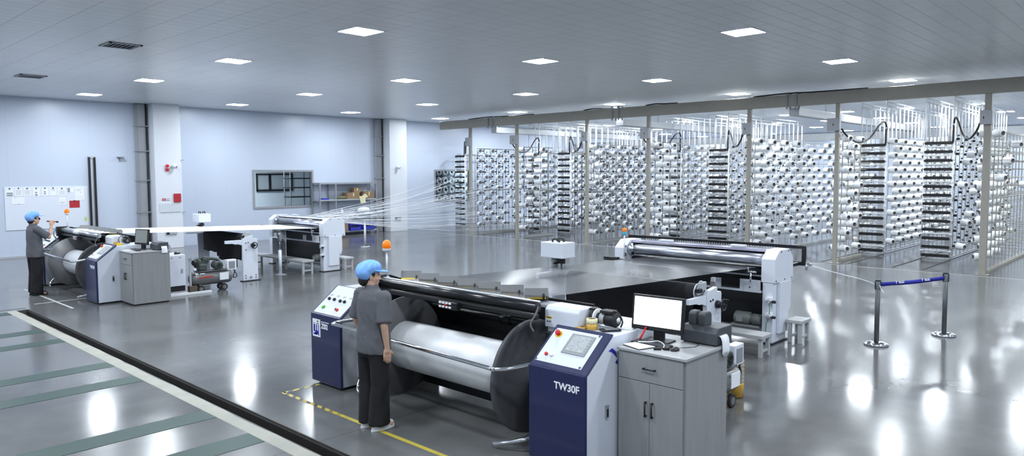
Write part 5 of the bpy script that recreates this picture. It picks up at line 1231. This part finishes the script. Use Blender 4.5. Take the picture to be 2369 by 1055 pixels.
def person(name, lab, base, heading, k, arms, hoff=(0, 0), head_turn=0., head_pitch=0., legs=None, stance=.10, glasses=False, cap_m_=None):
    t = thing(name, lab, 'person', (base[0], base[1], 0))
    M = Matrix.Translation((base[0], base[1], 0)) @ Matrix.Rotation(heading, 4, 'Z') @ Matrix.Scale(k, 4)
    zh = 1.545
    HM = Matrix.Translation((hoff[0], hoff[1], 1.44)) @ Matrix.Rotation(head_turn, 4, 'Z') @ Matrix.Rotation(head_pitch, 4, 'X') @ Matrix.Translation((0, 0, -1.44))
    # body: one skin
    pr = []
    for p in head_prims((0, .012, zh)):
        if p[0] == 'ell':
            E = (HM.to_3x3() @ Euler(p[3] if len(p) > 3 else (0, 0, 0)).to_matrix()).to_euler(); pr.append(('ell', HM @ Vector(p[1]), p[2], E))
        else: pr.append(('cap', Vector(p[1]), HM @ Vector(p[2]), p[3], p[4]))
    pr += [('loft', [(0, 0, .80, .14, .10), (0, 0, .95, .145, .10), (0, 0, 1.08, .125, .09), (0, 0, 1.25, .15, .10), (0, -.01, 1.36, .15, .075), (0, -.015, 1.41, .07, .06)])]
    for s in (-1, 1):
        fx = s * stance; ang = .12 * s
        pr += [('cap', (s * .085, 0, .86), (s * .095, .01, .46), .075, .052), ('cap', (s * .095, .01, .46), (fx, -.02, .09), .05, .036), ('cap', (fx, -.04, .05), (fx + s * .02, .12, .035), .034, .028)]
    for s, (S, Ee, Wr, hd, pn, th, cu) in arms.items():
        pr += [('cap', S, Ee, .044, .037), ('cap', Ee, Wr, .037, .025)] + hand_prims(Wr, hd, pn, th, cu)
    blob('body', pr, skin, t, M, .0052, 3)
    # trousers: wide straight legs
    tp = [('loft', [(0, 0, .74, .175, .125), (0, 0, .86, .172, .125), (0, 0, 1.0, .155, .115)])]
    for s in (-1, 1):
        fx = s * stance
        tp.append(('loft', [(fx * 1.02, -.018, .055, .098, .112), (fx * 1.0, -.01, .25, .092, .104), (s * .096, .004, .46, .09, .10), (s * .088, 0, .70, .093, .112), (s * .082, 0, .88, .09, .115)]))
    tr_ = blob('trousers', tp, trouser_m, t, M, .011, 3)
    from mathutils import noise
    Mi = M.inverted(); so_ = world_loc(tr_)
    for v in tr_.data.vertices:
        p = Mi @ (v.co + so_); v.co += v.normal * noise.noise(Vector((p.x * 14, p.y * 14, p.z * 3))) * .008
    # loose shirt with short sleeves
    sp = [('loft', [(0, 0, .775, .205, .15), (0, 0, .88, .203, .148), (0, -.002, 1.05, .192, .138), (0, -.006, 1.2, .198, .138), (0, -.01, 1.32, .19, .122), (0, -.014, 1.385, .125, .092), (0, -.016, 1.42, .078, .07)])]
    sp.append(('loft', [(0, -.016, 1.39, .085, .078), (0, -.014, 1.455, .066, .068)]))
    for s, a in arms.items():
        S, Ee = Vector(a[0]), Vector(a[1]); c = S.lerp(Ee, .92)
        sp += [('ell', S, (.072, .075, .07)), ('cone', S + (S - Ee) * .05, c, .074, .078)]
    sh_ = blob('shirt', sp, shirt_m, t, M, .0105, 9)
    from mathutils import noise
    Mi = M.inverted(); so_ = world_loc(sh_)
    for v in sh_.data.vertices:      # soft drag folds in the cloth
        p = Mi @ (v.co + so_); q = Vector((p.x * 9 + p.z * 5, p.y * 9, p.z * 3.2 - abs(p.x) * 4))
        v.co += v.normal * (noise.noise(q) * .009 + noise.noise(q * 2.3) * .004) * (1 if p.z < 1.36 else .3)
    # shoes
    for s in (-1, 1):
        fx = s * stance
        sh = blob('shoe', [('loft', [(fx, .03, .012, .047, .135), (fx, .03, .03, .050, .138), (fx, .028, .05, .047, .13), (fx, -.01, .075, .04, .085), (fx, -.03, .095, .036, .05)]), ('ell', (fx, .11, .04), (.045, .055, .035))], shoe_w if s and not glasses else black, t, M, .0065, 3)
        so = MB(); n = 24; vs = []; 
        for z in (.0, .016):
            for q in range(n): g = 2 * PI * q / n; vs.append(M @ Vector((fx + .053 * math.cos(g) * (1 - .18 * (math.sin(g) < 0) * abs(math.sin(g))), .03 + .145 * math.sin(g), z)))
        so.add(vs, [tuple(range(n))[::-1], tuple(range(n, 2 * n))] + [(q, (q + 1) % n, n + (q + 1) % n, n + q) for q in range(n)]); so.build('sole', white_ink if not glasses else dark_rubber, sh)
        if not glasses: 
            st = MB(); st.obox(M @ Matrix.Translation((fx, .085, .066)) @ Matrix.Rotation(-.45, 4, 'X'), -.047, .047, -.012, .012, -.012, .012); st.build('shoe_strap', black, sh, bevel=.008)
    # head: hair, eyes, cap
    HH = M @ HM
    blob('hair', [('ell', (0, -.018, zh + .022), (.081, .098, .088)), ('ell', (0, -.050, zh - .045), (.068, .062, .07)), ('ell', (.064, .022, zh + .025), (.014, .022, .03)), ('ell', (-.064, .022, zh + .025), (.014, .022, .03)), ('cap', (0, -.075, zh - .05), (0, -.075, zh - .085), .035, .022)] if not glasses else
         [('ell', (0, -.016, zh + .024), (.082, .098, .088)), ('ell', (0, -.045, zh - .04), (.070, .064, .065)), ('ell', (0, .06, zh + .05), (.06, .036, .03)), ('ell', (.064, .01, zh + .012), (.018, .028, .03)), ('ell', (-.064, .01, zh + .012), (.018, .028, .03))], hair_m, t, HH, .007, 2)
    for s in (-1, 1):
        e = MB(); c = Vector((s * .031, .083, zh - .004)); q = MB(); q.sphere((0, -.002, 0), (.012, .007, .0052), nu=12, nv=8); e.add([HH @ (c + v) for v in q.v], q.f, 0, True); ey = e.build('eye', white_ink, t)
        e = MB(); q = MB(); q.sphere((0, -.0035, 0), .0046, nu=10, nv=6); e.add([HH @ (c + Vector((0, .005, 0)) + v) for v in q.v], q.f, 0, True); e.build('iris', ink, ey)
        e = MB(); e.obox(HH @ Matrix.Translation((s * .031, .082, zh + .020)), -.018, .018, -.006, .006, -.0035, .0035); e.build('eyebrow', hair_m, t)
    if glasses:
        g = MB()
        for s in (-1, 1):
            c = HH @ Vector((s * .033, .104, zh - .004)); R3 = HH.to_3x3()
            g.tube([c + R3 @ Vector((.026 * math.cos(a * PI / 8), 0, .021 * math.sin(a * PI / 8))) for a in range(17)], .0035, 6)
            g.lathe(c, R3 @ Vector((0, 1, 0)), [(0, .022), (.002, .022)], 16, 0)
            g.tube([HH @ Vector((s * .058, .102, zh)), HH @ Vector((s * .078, .05, zh)), HH @ Vector((s * .08, -.01, zh - .002))], .003, 6)
        g.build('glasses', black, t)
    # slouchy cap with a peak and a gathered back
    cp = [('ell', (0, -.004, zh + .078), (.100, .112, .074), (.16, 0, 0)), ('ell', (0, -.058, zh + .032), (.108, .086, .096), (.45, 0, 0)), ('ell', (0, -.034, zh + .064), (.107, .108, .078), (.35, 0, 0)), ('loft', [(0, -.002, zh + .034, .084, .103), (0, -.004, zh + .09, .088, .106)])]
    cap = blob('cap', cp, cap_m, t, HH, .0075, 14)
    # soft gathers pressed into the crown
    inv = HH.inverted(); org = world_loc(cap)
    for v in cap.data.vertices:
        p = inv @ (v.co + org); a = math.atan2(p.x, p.y - .06); hgt = p.z - zh
        f = max(0, min(1, (hgt - .02) / .05)) 
        w_ = math.sin(a * 15) * .0045 * f * (1 if abs(p.x) < .09 else .6)
        v.co += v.normal * w_ * k
    pk = MB(); vs = []; fs = []; n = 20
    for q in range(n + 1):
        a = PI * (.12 + .76 * q / n); c0 = Vector((.088 * math.cos(a), -.004 + .104 * math.sin(a), zh + .055)); ext = math.sin((a - .12 * PI) / (.76) ) if False else math.sin(PI * q / n) ** .6
        c1 = c0 + Vector((.30 * math.cos(a) * .05, .084 * ext, -.012 * ext))
        for (dz) in (0, .009): vs += [HH @ (c0 + Vector((0, -.006, dz))), HH @ (c1 + Vector((0, 0, dz)))]
    for q in range(n):
        i = 4 * q; fs += [(i, i + 1, i + 5, i + 4), (i + 2, i + 6, i + 7, i + 3), (i + 1, i + 3, i + 7, i + 5), (i, i + 4, i + 6, i + 2)]
    fs += [(0, 2, 3, 1), (4 * n, 4 * n + 1, 4 * n + 3, 4 * n + 2)]
    pk.add(vs, fs, 0, True).build('cap_peak', cap_m, cap)
    return t, M
# woman at the near machine: left hand on the bar, right arm hanging
V = Vector
arms = {1: (V((.185, -.01, 1.345)), V((.235, -.055, 1.075)), V((.225, -.015, .845)), V((-.05, .05, -1)), V((-.75, .45, 0)), V((.1, 1, 0)), .30),
        -1: (V((-.185, -.01, 1.345)), V((-.26, -.02, 1.08)), V((-.27, .09, .87)), V((.03, .35, -1)), V((.8, .3, 0)), V((-.1, 1, .2)), .5)}
person('person', 'woman in grey shirt, black trousers and blue cap standing at the near machine', (-5.94, 4.32), math.radians(2), 1.0, arms, hoff=(-.035, -.025), head_turn=math.radians(-30), head_pitch=math.radians(-6), stance=.082)
# man at the far machine raising a torch
arms = {1: (V((.185, -.005, 1.345)), V((.215, .20, 1.17)), V((.10, .285, 1.395)), V((-.12, .10, 1)), V((-.9, .3, .0)), V((.1, .95, .25)), .95),
        -1: (V((-.185, -.01, 1.345)), V((-.23, -.01, 1.07)), V((-.215, .09, .85)), V((.03, .2, -1)), V((.8, .3, 0)), V((-.1, 1, 0)), .3)}
t, M = person('person', 'man in glasses, grey shirt and blue cap holding a torch to his face', (-17.95, 4.31), math.radians(2), 1.055, arms, head_turn=0, head_pitch=math.radians(2), stance=.085, glasses=True)
c = M @ Vector((.052, .318, 1.475)); d = (M.to_3x3() @ Vector((.05, 1, -.12))).normalized()
t = thing('torch', 'black pocket torch held before the far man\'s mouth', 'torch', c)
MB().cyl(c - d * .10, c + d * .07, .0135, n=14).build('barrel', black, t)
MB().lathe(c + d * .07, d, [(0, .014), (.015, .019), (.045, .019)], 16).build('torch_head', black_steel, t)
